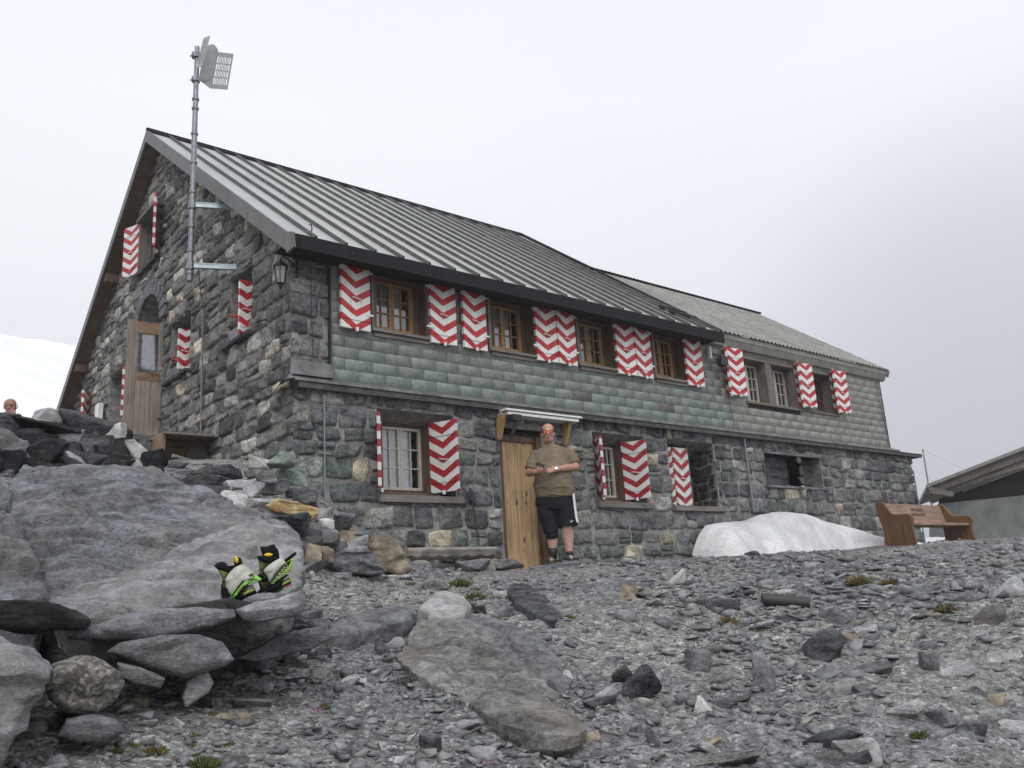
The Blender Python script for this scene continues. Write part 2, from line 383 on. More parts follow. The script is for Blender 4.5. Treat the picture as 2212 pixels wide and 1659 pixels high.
# ------------------------------------------------------------------ terrain
CP = []
def cp(x, y, R): p = atR(x, y, R); CP.append((p[0], p[1], p[2]))
for q in [(1106,1659,3.1),(1106,1450,4.4),(1106,1330,6.0),(1106,1252,8.3),(1106,1228,9.9),(950,1240,9.2),(700,1659,2.9),(680,1500,3.6),(700,1400,4.2),(680,1300,5.4),(700,1252,6.8),
          (850,1246,7.8),(1600,1659,3.3),(1600,1400,5.2),(1600,1270,7.6),(1600,1215,10.2),(1350,1560,3.7),(1350,1300,6.8),(1350,1225,9.6),(2212,1659,3.6),(2212,1420,5.6),(2212,1250,9),
          (2212,1165,13.5),(1900,1400,5.8),(1900,1250,9.2),(1900,1190,12.8),(2050,1178,13.6),(1700,1203,11.4),(300,1659,2.8),(0,1659,2.7),(300,1530,3.2),(100,1560,3.0),(480,1480,3.5),
          (-200,1659,2.8),(2400,1659,3.8),(2450,1300,7.5),(2450,1150,13.5)]: cp(*q)
CP += [(-1.5,-1.5,-1.7),(0,0,-1.55),(2,-1,-1.7),(6,-1,-1.5),(9,2,-1.0),(14,3,-.2),(22,5,.3),(30,10,.8),(28,20,1.0),(18,7.6,.52),(19.5,9,.6),(16.2,8.9,.52),(15.5,7.8,.49),
       (5.5,9,.52),(6.2,9,.33),(7.6,9,.36),(9.5,9,.38),(12,9,.45),(4.75,9.0,1.15),(4.2,9.0,1.62),(4.2,9.8,1.72),(4.2,11,1.95),(4.2,12.5,2.1),(4.2,14.5,2.3),(4.2,18,2.6),(3.2,10.2,1.7),(2.9,12.5,2.0),
       (2.2,9.5,1.62),(1.2,9.3,1.7),(.3,9.2,1.7),(1.6,7.6,1.2),(3.2,8.2,1.25),(.2,7.4,1.25),(.9,6.0,.45),(2.2,6.2,.42),(3.4,6.9,.55),(4.2,7.4,.5),(1.2,4.8,-.1),(2.5,5.0,.0),(.3,4.4,-.25),(-1.5,5,.1),
       (-1.5,9,1.6),(0,14,2.1),(-4,16,2.3),(3,20,2.7),(0,30,3.0),(15,20,2),(8,15,2),(-6,5,.2),(-6,-4,-1.8),(12,14,1)]
CP = np.array(CP)
def tk(r2): return .5*r2*np.log(r2+1e-9)
_n = len(CP); _A = np.zeros((_n+3, _n+3)); _d = ((CP[:, None, :2]-CP[None, :, :2])**2).sum(-1)
_A[:_n, :_n] = tk(_d)+np.eye(_n)*.25; _A[:_n, _n] = 1; _A[:_n, _n+1:] = CP[:, :2]; _A[_n, :_n] = 1; _A[_n+1:, :_n] = CP[:, :2].T
_w = np.linalg.solve(_A, np.r_[CP[:, 2], 0, 0, 0])
def gz0(X, Y):
    X = np.asarray(X, float); Y = np.asarray(Y, float); sh = X.shape; P = np.c_[X.ravel(), Y.ravel()]
    R = np.hypot(P[:, 0], P[:, 1]); k = np.minimum(1, 30/np.maximum(R, 1e-6)); Q = P*k[:, None]
    o = np.zeros(len(Q))
    for i in range(0, len(Q), 40000):
        q = Q[i:i+40000]; d = ((q[:, None, :]-CP[None, :, :2])**2).sum(-1)
        o[i:i+40000] = tk(d) @ _w[:_n]+_w[_n]+q @ _w[_n+1:]
    far = np.clip((R-22)/10, 0, 1); o = o*(1-far)+far*(np.clip(o, -3, 3.0)-np.clip((R-60)/40, 0, 12))
    return o.reshape(sh)
def gz(X, Y):
    X = np.atleast_1d(np.asarray(X, float)); Y = np.atleast_1d(np.asarray(Y, float))
    z = gz0(X, Y); P = np.c_[X.ravel(), Y.ravel(), np.zeros(X.size)]
    R = np.hypot(X, Y).ravel(); am = np.clip((R-1)/3, 0, 1)
    n = .06*fbm(P*1.1, 3, 5)+.022*fbm(P*5, 3, 9)+.008*fbm(P*19, 2, 11)
    wallf = np.clip(np.abs(Y.ravel()-9)/1.5, .35, 1)
    return z+(n*am*wallf).reshape(X.shape)
az = np.r_[np.linspace(-8, 86, 430), np.linspace(90, 348, 50)]
rr = np.r_[np.linspace(.2, 2.2, 10), np.geomspace(2.35, 13, 300), np.geomspace(13.4, 40, 70), np.geomspace(45, 160, 16)]
A, R_ = np.meshgrid(np.radians(az), rr); GX = R_*np.sin(A); GY = R_*np.cos(A); GZ = gz(GX, GY)
na, nr = len(az), len(rr); I = np.arange(na*nr).reshape(nr, na)
F = np.stack([I[:-1], np.roll(I, -1, 1)[:-1], np.roll(I, -1, 1)[1:], I[1:]], -1).reshape(-1, 4)[:, ::-1]
V = np.c_[GX.ravel(), GY.ravel(), GZ.ravel()]; c0 = len(V)
V = np.r_[V, [[0, 0, gz([0.], [0.])[0]]]]
g = npmesh('ground', V, F, M['ground'], smooth=True); tag(g, kind='structure')
def ghit(x, y, rmin=2.2, rmax=40):
    r = ray(x, y); h = math.hypot(r[0], r[1]); R = np.geomspace(rmin, rmax, 500); P = r[None, :]*(R/h)[:, None]
    d = P[:, 2]-gz(P[:, 0], P[:, 1]); k = np.where(d < 0)[0]
    if len(k) == 0: return P[-1]
    return P[max(k[0], 0)]
# far snow slope in the west, dark fog bound ridge in the east
def hill(name, az0, az1, r0, r1, zf, mat, nA=90, nR=60, s=3, amp=1.0):
    A, R_ = np.meshgrid(np.radians(np.linspace(az0, az1, nA)), np.linspace(r0, r1, nR)); X = R_*np.sin(A); Y = R_*np.cos(A)
    Z = zf(A, R_); P = np.c_[X.ravel(), Y.ravel(), Z.ravel()*0]
    Z = Z+(amp*fbm(P*.03, 4, s)+amp*.25*fbm(P*.15, 3, s+2)).reshape(Z.shape)*np.clip((R_-r0)/20, 0, 1)
    I = np.arange(nA*nR).reshape(nR, nA); F = np.stack([I[:-1, :-1], I[:-1, 1:], I[1:, 1:], I[1:, :-1]], -1).reshape(-1, 4)[:, ::-1]
    o = npmesh(name, np.c_[X.ravel(), Y.ravel(), Z.ravel()], F, mat, smooth=True); return tag(o, kind='structure')
hill('snow_slope', -25, 24, 24, 110, lambda A, R: -2+(R-24)*.42+(R-24)**1.5*.004*0+np.degrees(A)*-.02*(R-24)/10, M['snow_far'], s=4, amp=2.6)
0 and hill('mountain', 52, 92, 60, 140, lambda A, R: -8+(R-60)*.26+(np.degrees(A)-68)*.25*np.clip((R-60)/60, 0, 1), M['r_grey'], s=8, amp=5)
# ------------------------------------------------------------------ masonry generator
def masonry(u0, u1, v0, v1, mapf, openings=(), rowh=(.14, .24), wid=(.18, .42), seed=0, topf=None, cols='front', H=.034, jit=.035, gap=.006, nu=9, nv=7):
    """returns V,F,C: individual rough stones; mapf(u,v,n)->xyz arrays"""
    rs = np.random.RandomState(seed); cells = []
    v = v0
    while v < v1-.03:
        h = rs.uniform(*rowh); h = min(h, v1-v)
        if v1-v-h < .07: h = v1-v
        u = u0-rs.uniform(0, .2)
        while u < u1:
            wd = rs.uniform(*wid)*(1.35 if rs.rand() < .15 else 1)
            if rs.rand() < .12 and h > .15:
                k = rs.uniform(.4, .6); cells.append([u, u+wd*.8, v, v+h*k]); cells.append([u, u+wd*.8, v+h*k, v+h]); u += wd*.8
            else: cells.append([u, u+wd, v, v+h]); u += wd
        v += h
    out = []
    for c in cells:
        c[0] = max(c[0], u0); c[1] = min(c[1], u1)
        if c[1]-c[0] < .05: continue
        L = [c]
        for (a, b, cc, d) in openings:
            L2 = []
            for q in L:
                if q[1] <= a or q[0] >= b or q[3] <= cc or q[2] >= d: L2.append(q); continue
                if q[0] < a-.05: L2.append([q[0], a, q[2], q[3]])
                if q[1] > b+.05: L2.append([b, q[1], q[2], q[3]])
                mu0, mu1 = max(q[0], a), min(q[1], b)
                if q[2] < cc-.05: L2.append([mu0, mu1, q[2], cc])
                if q[3] > d+.05: L2.append([mu0, mu1, d, q[3]])
            L = L2
        out += L
    if topf: out = [q for q in out if q[2] < topf((q[0]+q[1])/2)-.05]
    n = len(out); q = np.array(out)
    _g = lambda k: (lambda s: np.sign(s)*(1-(1-np.abs(s))**1.7))(np.linspace(-1, 1, k)); a, b = np.meshgrid(_g(nu), _g(nv)); a = a.ravel(); b = b.ravel(); m_ = len(a)
    # round the corners: shrink diagonal
    rr_ = np.clip((np.abs(a)*np.abs(b)), 0, 1)**3; ka = 1-rr_*.10
    edge = np.maximum(np.abs(a), np.abs(b))
    prof = np.clip(1-edge**14, 0, 1)
    cu = (q[:, 0]+q[:, 1])/2; cv = (q[:, 2]+q[:, 3])/2; hu = (q[:, 1]-q[:, 0])/2-gap; hv = (q[:, 3]-q[:, 2])/2-gap
    cj = rs.uniform(-jit, jit, (n, 4, 2))*np.minimum(1, np.minimum(hu, hv)/.08)[:, None, None]
    wa, wb = (a+1)/2, (b+1)/2
    W = np.stack([(1-wa)*(1-wb), wa*(1-wb), (1-wa)*wb, wa*wb])
    U = cu[:, None]+hu[:, None]*(a*ka)[None]+np.einsum('nk,km->nm', cj[:, :, 0], W)
    Vv = cv[:, None]+hv[:, None]*(b*ka)[None]+np.einsum('nk,km->nm', cj[:, :, 1], W)
    seedoff = rs.uniform(0, 50, n)
    P = np.c_[(U*7).ravel(), (Vv*9).ravel(), np.repeat(seedoff, m_)]
    f1 = fbm(P, 3, seed).reshape(n, m_); f2 = fbm(P*2.7, 2, seed+3).reshape(n, m_)
    hh = rs.uniform(.45, 1.25, n)*H; tl = rs.uniform(-.35, .35, (n, 2))
    Nn = -.02+(hh[:, None]*(1+tl[:, :1]*a+tl[:, 1:]*b)+.018*f1+.008*f2)*prof[None]+.02*prof[None]
    eu = fbm(P*.9+9, 2, seed+5).reshape(n, m_)*.014
    U = U+eu*np.sign(a)[None]*(edge > .6); Vv = Vv+eu*.8*np.sign(b)[None]*(edge > .6)
    if topf:
        tv = np.vectorize(topf)(U.ravel()).reshape(U.shape)-.03; Vv = np.minimum(Vv, tv)
    # colours
    pal = {'front': [((.115, .12, .128), 34), ((.155, .16, .163), 30), ((.19, .195, .19), 14), ((.13, .155, .145), 10), ((.27, .27, .255), 9), ((.42, .38, .29), 4), ((.08, .083, .09), 9)],
           'gable': [((.17, .167, .16), 28), ((.24, .235, .22), 22), ((.14, .14, .138), 24), ((.37, .36, .33), 13), ((.48, .43, .34), 6), ((.09, .092, .095), 9)],
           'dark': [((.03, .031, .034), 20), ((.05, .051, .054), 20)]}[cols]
    pc = np.array([p for p, _ in pal]); pw = np.array([w_ for _, w_ in pal], float); pw /= pw.sum()
    ci = rs.choice(len(pc), n, p=pw); c = pc[ci]*rs.uniform(.9, 1.4, (n, 1))
    if cols == 'front':   # algae low on the wall
        gr = np.clip((1.0-cv)/.5, 0, 1)*np.clip(rs.uniform(-.2, .9, n), 0, 1); c = c*(1-gr[:, None]*.6)+gr[:, None]*.6*np.array([.10, .155, .13])
        g2 = np.clip(1-np.hypot((cu-4.7)/.5, (cv-1.6)/.5), 0, 1); c = c*(1-g2[:, None]*.7)+g2[:, None]*.7*np.array([.15, .22, .19])
    C = np.repeat(c, m_, 0)
    XYZ = mapf(U.ravel(), Vv.ravel(), Nn.ravel())
    I = np.arange(m_).reshape(nv, nu); f = np.stack([I[:-1, :-1], I[:-1, 1:], I[1:, 1:], I[1:, :-1]], -1).reshape(-1, 4)
    F = (f[None]+(np.arange(n)*m_)[:, None, None]).reshape(-1, 4)
    return XYZ, F, C
def wallplane(b, u0, u1, v0, topf, openings, mp, mi=0, brk=()):
    us = sorted(set([u0, u1]+[o[0] for o in openings]+[o[1] for o in openings]+list(brk))); us = [u for u in us if u0 <= u <= u1]
    for a, c in zip(us[:-1], us[1:]):
        cuts = sorted([(o[2], o[3]) for o in openings if o[0] < (a+c)/2 < o[1]]); v = v0
        for lo, hi in cuts:
            if lo > v: b.quad(mp(a, v), mp(c, v), mp(c, lo), mp(a, lo), mi)
            v = hi
        b.quad(mp(a, v), mp(c, v), mp(c, topf(c)), mp(a, topf(a)), mi)
# ------------------------------------------------------------------ the hut
hut = empty('mountain_hut', (11, 12, .45), label='long two storey mountain hut of grey stone with red and white chevron shutters', cat='building')
def P_(o): o.parent = hut; o.location = Vector(o.location)-hut.location; return o     # keep world coordinates under the empty
def part(name, b, mat, label=None, **k):
    o = b.build(name, mat, **k); P_(o)
    if label: o['label'] = label
    return o
RX0, RX1e, RX1r = 4.0, 11.98, 12.5          # roof verge positions
EY, EZ, RY, RZ = 8.6, 4.24, 14.24, 8.33     # eave and ridge of the main roof
SL = (RZ-EZ)/(RY-EY); SL2 = .692
def rooftop(y): return RZ-(RY-y)*SL if y < RY else RZ-(y-RY)*SL2
# front wall (plane Y=9)
L_OP = [(5.36, 6.50, 1.28, 2.38), (9.05, 10.16, 1.28, 2.36), (10.74, 11.92, 1.26, 2.37), (7.25, 8.12, -.2, 2.28), (13.36, 14.42, 1.70, 2.28), (14.55, 15.22, 1.70, 2.28)]
b = MB(); wallplane(b, 4.28, 18.85, -.4, lambda u: 2.6, L_OP, lambda u, v: (u, 9.0, v))
wallplane(b, 4.28, 4.71, 2.6, lambda u: 4.3, [], lambda u, v: (u, 9.0, v))
b.quad((18.85, 9, -.4), (18.85, 12, -.4), (18.85, 12, 2.6), (18.85, 9, 2.6))
part('front_wall', b, M['mortar'])
V, F, C = masonry(4.25, 18.9, .25, 2.56, lambda u, v, n: np.c_[u, 9.0-n, v], [o for o in L_OP]+[(7.2, 8.2, 2.1, 2.34), (8.12, 8.2, .2, 1.2)], seed=3, rowh=(.17, .29), wid=(.22, .46), H=.034)
P_(npmesh('front_masonry', V, F, M['wallstone'], smooth=True, col=C))
V, F, C = masonry(4.22, 4.71, 2.68, 4.28, lambda u, v, n: np.c_[u, 9.0-n, v], seed=5, rowh=(.2, .3), wid=(.2, .45))
P_(npmesh('corner_masonry', V, F, M['wallstone'], smooth=True, col=C))
V, F, C = masonry(9.02, 9.6, .3, 2.5, lambda u, v, n: np.c_[18.85+n, u, v], seed=6)
P_(npmesh('end_masonry', V, F, M['wallstone'], smooth=True, col=C))
# gable wall (plane X=4.28), u = Y
G_OP = [(14.25, 15.12, 6.02, 6.98), (13.88, 15.2, 2.2, 5.4), (12.58, 13.45, 3.62, 4.56), (10.26, 11.0, 3.56, 4.5), (15.95, 16.9, 3.45, 4.5), (18.3, 19.0, 3.4, 4.55)]
gtop = lambda u: rooftop(u)-.12
b = MB(); wallplane(b, 9.0, 22.3, .5, gtop, G_OP, lambda u, v: (4.28, u, v), brk=(14.24,)); part('gable_wall', b, M['mortar'])
def archcut(V, F, C):
    return V, F, C
V, F, C = masonry(8.98, 22.2, 1.2, 8.3, lambda u, v, n: np.c_[4.28-n*1.15, u, v], G_OP, rowh=(.12, .26), wid=(.2, .52), seed=11, topf=gtop, cols='gable', H=.035, jit=.035)
P_(npmesh('gable_masonry', V, F, M['wallstone'], smooth=True, col=C))
# other walls, closing the volume
b = MB(); b.quad((4.3, 22.3, 0), (17.9, 22.3, 0), (17.9, 22.3, 2.6), (4.3, 22.3, 2.6)); part('rear_wall', b, M['mortar']); b = MB(); b.quad((18.0, 9.05, 2.5), (18.0, 14.6, 2.5), (18.0, 11.8, 6.4), (18.0, 9.05, 4.3))
b.quad((12.2, 14, 2), (12.2, 22.3, 2), (12.2, 22.3, 2.7), (12.2, 14.24, 8.1)); part('rear_wall', b, M['mortar'])
# recess boxes of the front openings
b = MB(); br = MB()
for i, (a, c, lo, hi) in enumerate(L_OP):
    dp = (.32, .32, .5, .14, .3, .3)[i]; y1 = 9.0+dp
    b = MB(); hb = hi-.15 if i < 3 else hi
    b.quad((a, 9, hi), (c, 9, hi), (c, y1, hb), (a, y1, hb)); b.quad((a, 9, lo), (a, y1, lo), (c, y1, lo), (c, 9, lo))
    b.quad((a, 9, lo), (a, 9, hi), (a, y1, hi), (a, y1, lo)); b.quad((c, 9, lo), (c, y1, lo), (c, y1, hi), (c, 9, hi))
    part('recess', b, M['plaster'])
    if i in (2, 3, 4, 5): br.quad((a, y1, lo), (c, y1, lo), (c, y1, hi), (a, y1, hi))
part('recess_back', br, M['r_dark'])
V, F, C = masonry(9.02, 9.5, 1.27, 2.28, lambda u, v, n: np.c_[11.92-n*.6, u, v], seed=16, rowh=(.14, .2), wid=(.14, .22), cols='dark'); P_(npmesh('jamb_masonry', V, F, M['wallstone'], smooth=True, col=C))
b = MB()
b.box(7.2, 8.2, 8.965, 9.14, 2.28, 2.36)
part('door_lintel', b, M['plaster'], bevel=.006)
# niches with standing stone slabs
b = MB(); b.box(13.45, 14.38, 9.2, 9.24, 1.7, 2.27, mat=Matrix.Rotation(0, 4, 'X')); b.box(14.60, 15.2, 9.22, 9.26, 1.7, 2.26); b.box(14.42, 14.55, 9.0, 9.3, 1.7, 2.28)
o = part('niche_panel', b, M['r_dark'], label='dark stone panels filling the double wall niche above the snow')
b = MB(); b.box(13.3, 15.3, 8.93, 9.28, 1.655, 1.70); b.box(13.3, 15.3, 8.96, 9.28, 2.28, 2.32); part('niche_sill', b, M['r_grey'], bevel=.008)
# slate cladding
rs = np.random.RandomState(8); Vs = []; Cs = []; h = .1435; w_ = .38; nrow = 12; zb = 2.66
U_OP = [(5.30, 6.17, 3.36, 4.3), (7.17, 8.04, 3.36, 4.3), (8.86, 9.73, 3.36, 4.3), (10.58, 11.43, 3.36, 4.3), (13.06, 14.75, 3.19, 4.06), (15.33, 16.08, 3.22, 4.06)]
for r in range(nrow):
    z0 = zb+r*h; x = 4.72-(w_/2 if r % 2 else 0)
    while x < 18.05:
        xa, xb = max(x, 4.72)+.0055, min(x+w_, 18.05)-.0055; x += w_
        if xb-xa < .03: continue
        seg = [(xa, xb)]
        for (a, c, lo, hi) in U_OP:
            if z0+h > lo+.03 and z0 < hi-.02:
                s2 = []
                for (p, q) in seg:
                    if q <= a or p >= c: s2.append((p, q)); continue
                    if p < a-.02: s2.append((p, a))
                    if q > c+.02: s2.append((c, q))
                seg = s2
        zt = min(z0+h, 4.42); cm = (xa+xb)/2; t_ = r/nrow
        ext = cm > 12.35
        if ext: base = np.array([.335, .34, .305])*rs.uniform(.92, 1.08)
        else:
            gr = np.clip(1.15-t_*2.6+rs.uniform(-.22, .22), 0, 1)*(rs.rand() > .03)
            base = (np.array([.275, .285, .285])*(1-gr)+np.array([.268, .315, .295])*gr)*rs.uniform(.92, 1.08)
            if t_ < .5 and rs.rand() < .012: base = np.array([.19, .18, .165])
        for (p, q) in seg:
            y0 = 8.970+rs.uniform(-.0015, .0015); y1 = y0; j = rs.uniform(-.004, .004, 4); tk_ = .009
            Vs.append([(p, y0, z0+j[0]+.006), (q, y0, z0+j[1]+.006), (q, y1, zt), (p, y1, zt), (p, y0+tk_+.02, z0+j[0]), (q, y0+tk_+.02, z0+j[1]), (q, y1+.02, zt), (p, y1+.02, zt)]); Cs.append(np.repeat(base[None], 8, 0))
n = len(Vs); F8 = np.array([[0, 1, 2, 3], [0, 4, 5, 1], [0, 3, 7, 4], [1, 5, 6, 2]])
F = (F8[None]+(np.arange(n)*8)[:, None, None]).reshape(-1, 4)
P_(npmesh('slate_cladding', np.concatenate(Vs), F, M['slate'], col=np.concatenate(Cs)))
b = MB(); wallplane(b, 4.71, 18.04, 2.6, lambda u: 4.42, U_OP, lambda u, v: (u, 8.99, v)); b.quad((18.04, 8.96, 2.6), (18.04, 9.6, 2.6), (18.04, 9.6, 4.4), (18.04, 8.96, 4.4)); b.box(4.70, 4.712, 8.93, 9.0, 2.6, 4.3); part('cladding_backing', b, M['slate_gap'])
# small tile hooks under each joint are one pattern
# ledge
b = MB()
b.slab([(4.2, 9.0, 2.68), (4.2, 8.84, 2.60), (4.2, 8.84, 2.575), (4.2, 9.0, 2.58)], (14.0, 0, 0), 0)
b.slab([(18.2, 12.5, 2.68), (18.2, 8.84, 2.60), (19.25, 8.84, 2.60), (19.25, 12.5, 2.68)], (0, 0, -.03), 2)
b.box(4.26, 19.2, 8.86, 8.9, 2.50, 2.575, 1); b.box(19.16, 19.2, 8.9, 12.4, 2.50, 2.57, 1); b.box(18.04, 19.15, 8.92, 12.3, 2.535, 2.56, 1)
# pointed flashing wrapping the corner
b.add([(4.2, 9.0, 2.68), (4.2, 8.84, 2.6), (4.04, 8.84, 2.55), (4.08, 9.38, 2.38), (4.24, 9.36, 2.62)], [[0, 1, 2, 3, 4]], 0)
b.slab([(4.21, 8.90, 2.66), (4.72, 8.90, 2.66), (4.72, 8.90, 2.83), (4.21, 8.90, 2.83)], (0, .08, 0), 0)
part('ledge', b, [M['ledge'], M['ledge_dark'], M['white_paint']])
# main roof
def rp(x, t, dz=0): return (x, EY+(RY-EY)*t, EZ+(RZ-EZ)*t+dz)
def vx(t): return RX1e+(RX1r-RX1e)*t
b = MB(); th = .16
b.add([rp(RX0, 0), rp(vx(0), 0), rp(vx(1), 1), rp(RX0, 1), rp(RX0, 0, -th), rp(vx(0), 0, -th), rp(vx(1), 1, -th), rp(RX0, 1, -th)],
      [[0, 1, 2, 3], [7, 6, 5, 4], [0, 4, 5, 1], [1, 5, 6, 2], [0, 3, 7, 4]])
YL = 22.6; ZL = rooftop(YL)
b.add([(RX0, RY, RZ), (vx(1), RY, RZ), (vx(1), YL, ZL), (RX0, YL, ZL), (RX0, RY, RZ-th), (vx(1), RY, RZ-th), (vx(1), YL, ZL-th), (RX0, YL, ZL-th)], [[0, 1, 2, 3], [7, 6, 5, 4], [1, 5, 6, 2], [2, 6, 7, 3], [0, 3, 7, 4]])
roof = part('roof', b, M['roof_metal'])
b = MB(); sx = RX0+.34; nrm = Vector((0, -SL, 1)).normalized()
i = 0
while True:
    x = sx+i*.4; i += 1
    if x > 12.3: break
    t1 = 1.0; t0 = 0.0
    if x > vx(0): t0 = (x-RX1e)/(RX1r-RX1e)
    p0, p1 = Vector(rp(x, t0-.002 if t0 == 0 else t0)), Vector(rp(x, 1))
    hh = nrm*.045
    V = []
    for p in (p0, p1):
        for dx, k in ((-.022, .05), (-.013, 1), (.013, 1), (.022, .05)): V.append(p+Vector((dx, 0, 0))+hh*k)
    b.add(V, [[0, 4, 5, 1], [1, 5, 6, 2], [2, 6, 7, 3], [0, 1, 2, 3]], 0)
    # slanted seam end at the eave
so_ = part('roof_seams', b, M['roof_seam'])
b = MB()   # ridge cap, verge trims
b.tube([(RX0-.03, RY, RZ+.03), (vx(1)+.05, RY, RZ+.03)], .045, 8, el=.7)
b.slab([rp(RX0, 1, .045), rp(vx(1), 1, .045), rp(vx(1), .975, .05), rp(RX0, .975, .05)], (0, 0, -.03))
V0 = [rp(vx(0)-.03, 0, .07), rp(vx(1)-.03, 1, .07)]; b.add([rp(vx(0)-.04, 0, .065), rp(vx(0)+.07, 0, .065), rp(vx(1)+.07, 1, .065), rp(vx(1)-.04, 1, .065), rp(vx(0)-.04, 0, -.1), rp(vx(0)+.07, 0, -.16), rp(vx(1)+.07, 1, -.16), rp(vx(1)-.04, 1, -.1)], [[0, 1, 2, 3], [0, 4, 5, 1], [1, 5, 6, 2], [0, 3, 7, 4]])
for k in (.30, .42): b.slab([rp(vx(k*.3)+.1-.9+.2, k*.33), rp(vx(0)+.16, k*.33), rp(vx(0)+.16, k*.33+.01), rp(vx(k*.3)+.1-.9+.2, k*.33+.01)], (0, 0, .075))
part('roof_trim', b, M['dark_metal'])
b = MB()   # barge boards
def barge(x, ya, yb, d0, d1, topo=.015):
    za, zb2 = rooftop(ya)+topo, rooftop(yb)+topo
    b.slab([(x, ya, za), (x, yb, zb2), (x, yb, zb2-d1), (x, ya, za-d0)], (-.03, 0, 0))
for k in range(5):
    ya = EY-.02+(RY-EY+.02)*k/5; yb = EY-.02+(RY-EY+.02)*(k+1)/5-.008; barge(RX0, ya, yb, .235, .235)
barge(RX0, RY, YL, .2, .2)
b.slab([(RX0-.03, EY-.02, rooftop(EY)+.0), (RX0-.03, EY-.02, rooftop(EY)-.26), (RX0+.02, EY-.1, rooftop(EY)-.2), (RX0+.02, EY-.06, rooftop(EY))], (.03, 0, 0))
part('barge_board', b, M['barge'], label='grey sheet metal barge boards along the gable')
b = MB()   # soffit under gable verge and eave
b.add([rp(RX0, 0, -.17), (4.3, EY, EZ-.17), (4.3, RY, RZ-.17), (RX0, RY, RZ-.17)], [[0, 1, 2, 3]]); b.add([(RX0, RY, RZ-.17), (4.3, RY, RZ-.17), (4.3, YL, ZL-.17), (RX0, YL, ZL-.17)], [[0, 1, 2, 3]])
part('soffit', b, M['wood_brown'])
b = MB(); b.box(RX0+.0, vx(0)+.04, EY-.045, EY, EZ-.18, EZ-.004); b.box(RX0, vx(0), EY, 8.99, EZ-.12, EZ-.1)
part('eave_fascia', b, M['dark_metal'], label='black sheet metal eave fascia of the ribbed roof')
b = MB(); b.tube([(4.35, 8.75, 4.36), (4.36, 8.72, 4.42), (4.34, 8.70, 4.47), (4.31, 8.70, 4.45)], .008, 6); part('roof_hook', b, M['iron'])
# purlin ends
b = MB()
for y in (18.5, 16.6): b.box(4.02, 4.3, y, y+.16, rooftop(y)-.36, rooftop(y)-.2); part('purlin', b, M['wood_brown']); b = MB()
# extension roof (corrugated)
eY, eZ, rY, rZ = 8.80, 4.37, 11.8, 6.56; nx = 330; ny = 40
xs = np.linspace(11.9, 18.22, nx); ts = np.linspace(0, 1, ny); XX, TT = np.meshgrid(xs, ts)
st = (TT*12) % 1
ZZ = eZ+(rZ-eZ)*TT+.017*np.cos(XX*2*np.pi/.128)+.016*(1-st)-.02*np.clip(1-np.abs(XX-12.2)/1, 0, 0)
YY = eY+(rY-eY)*TT
XX = XX-(TT*.12)*(XX-11.9)/6.3
base = np.array([.235, .235, .215])[None]*(1+.12*fbm(np.c_[XX.ravel()*2, TT.ravel()*6, XX.ravel()*0], 3, 2)[:, None])
I = np.arange(nx*ny).reshape(ny, nx); F = np.stack([I[:-1, :-1], I[:-1, 1:], I[1:, 1:], I[1:, :-1]], -1).reshape(-1, 4)
er = npmesh('tiled_roof', np.c_[XX.ravel(), YY.ravel(), ZZ.ravel()], F, M['tileroof'], col=base); P_(er); er['label'] = 'pale grey corrugated roof of the lower extension'
b = MB(); b.add([(11.9, rY, rZ-.02), (18.1, rY, rZ-.02), (18.2, 15.0, 4.2), (11.9, 15, 4.2)], [[0, 1, 2, 3]]); part('rear_roof', b, M['tileroof'])
b = MB(); b.box(12.02, 18.2, 8.84, 8.86, 4.28, 4.39)
b.slab([(12.02, 8.84, 4.30), (12.02, 8.9, 4.16), (12.02, 8.965, 4.14), (12.02, 9.0, 4.16), (12.02, 9.0, 4.34)], (6.15, 0, 0))
b.slab([(18.2, 8.78, 4.36), (18.2, 8.84, 4.22), (18.1, 11.8, 6.44), (18.1, 11.8, 6.58)], (.03, 0, 0))
part('tiled_roof_soffit', b, M['soffit'], bevel=.004)
b = MB(); 
for k in range(48): x = 12.2+k*.125; b.tube([(x, rY, rZ+.03), (x+.11, rY, rZ+.04)], .05, 8, el=.6)
part('ridge_tiles', b, M['tileroof'])
# ------------------------------------------------------------------ windows and shutters
def shutter(win, hinge, ang, w, z0, z1, side, mat='red_chev', y=0, thick=.032):
    """board shutter; origin at its centre so the painted chevrons follow it. hinge=(x,y), ang=direction of the leaf from hinge"""
    h = z1-z0; b = MB(); wobble = .0
    n = 3
    for k in range(n):
        b.box(-w/2+k*w/n+.0015, -w/2+(k+1)*w/n-.0015, -thick/2, thick/2, -h/2, h/2)
    for zz in (-h*.33, h*.33): b.box(-w/2+.012, w/2-.012, -thick/2-.01, -thick/2, zz-.035, zz+.035)
    for sx_ in (-1, 1): b.box(sx_*w/2-.02 if sx_ > 0 else -w/2, w/2 if sx_ > 0 else -w/2+.02, thick/2, thick/2+.012, -h/2, h/2)
    o = b.build('shutter', M[mat], bevel=.003)
    c = Vector((hinge[0]+math.cos(ang)*w/2, hinge[1]+math.sin(ang)*w/2, (z0+z1)/2))
    o.parent = win; o.location = c-Vector(win['wl'])
    a2 = ang if math.cos(ang) > 0 else ang+math.pi
    o.rotation_euler = (0, 0, a2)
    # handle and catch
    b = MB(); b.tube([(-.06, -thick/2-.012, -.03), (-.03, -thick/2-.03, -.035), (.06, -thick/2-.03, -.05), (.07, -thick/2-.005, -.05)], .006, 6); b.box(-.015, .015, -thick/2-.03, -thick/2, -h/2-.03, -h/2+.02)
    hd = b.build('handle', M['white_paint']); hd.parent = win; hd.location = o.location; hd.rotation_euler = o.rotation_euler
    return o
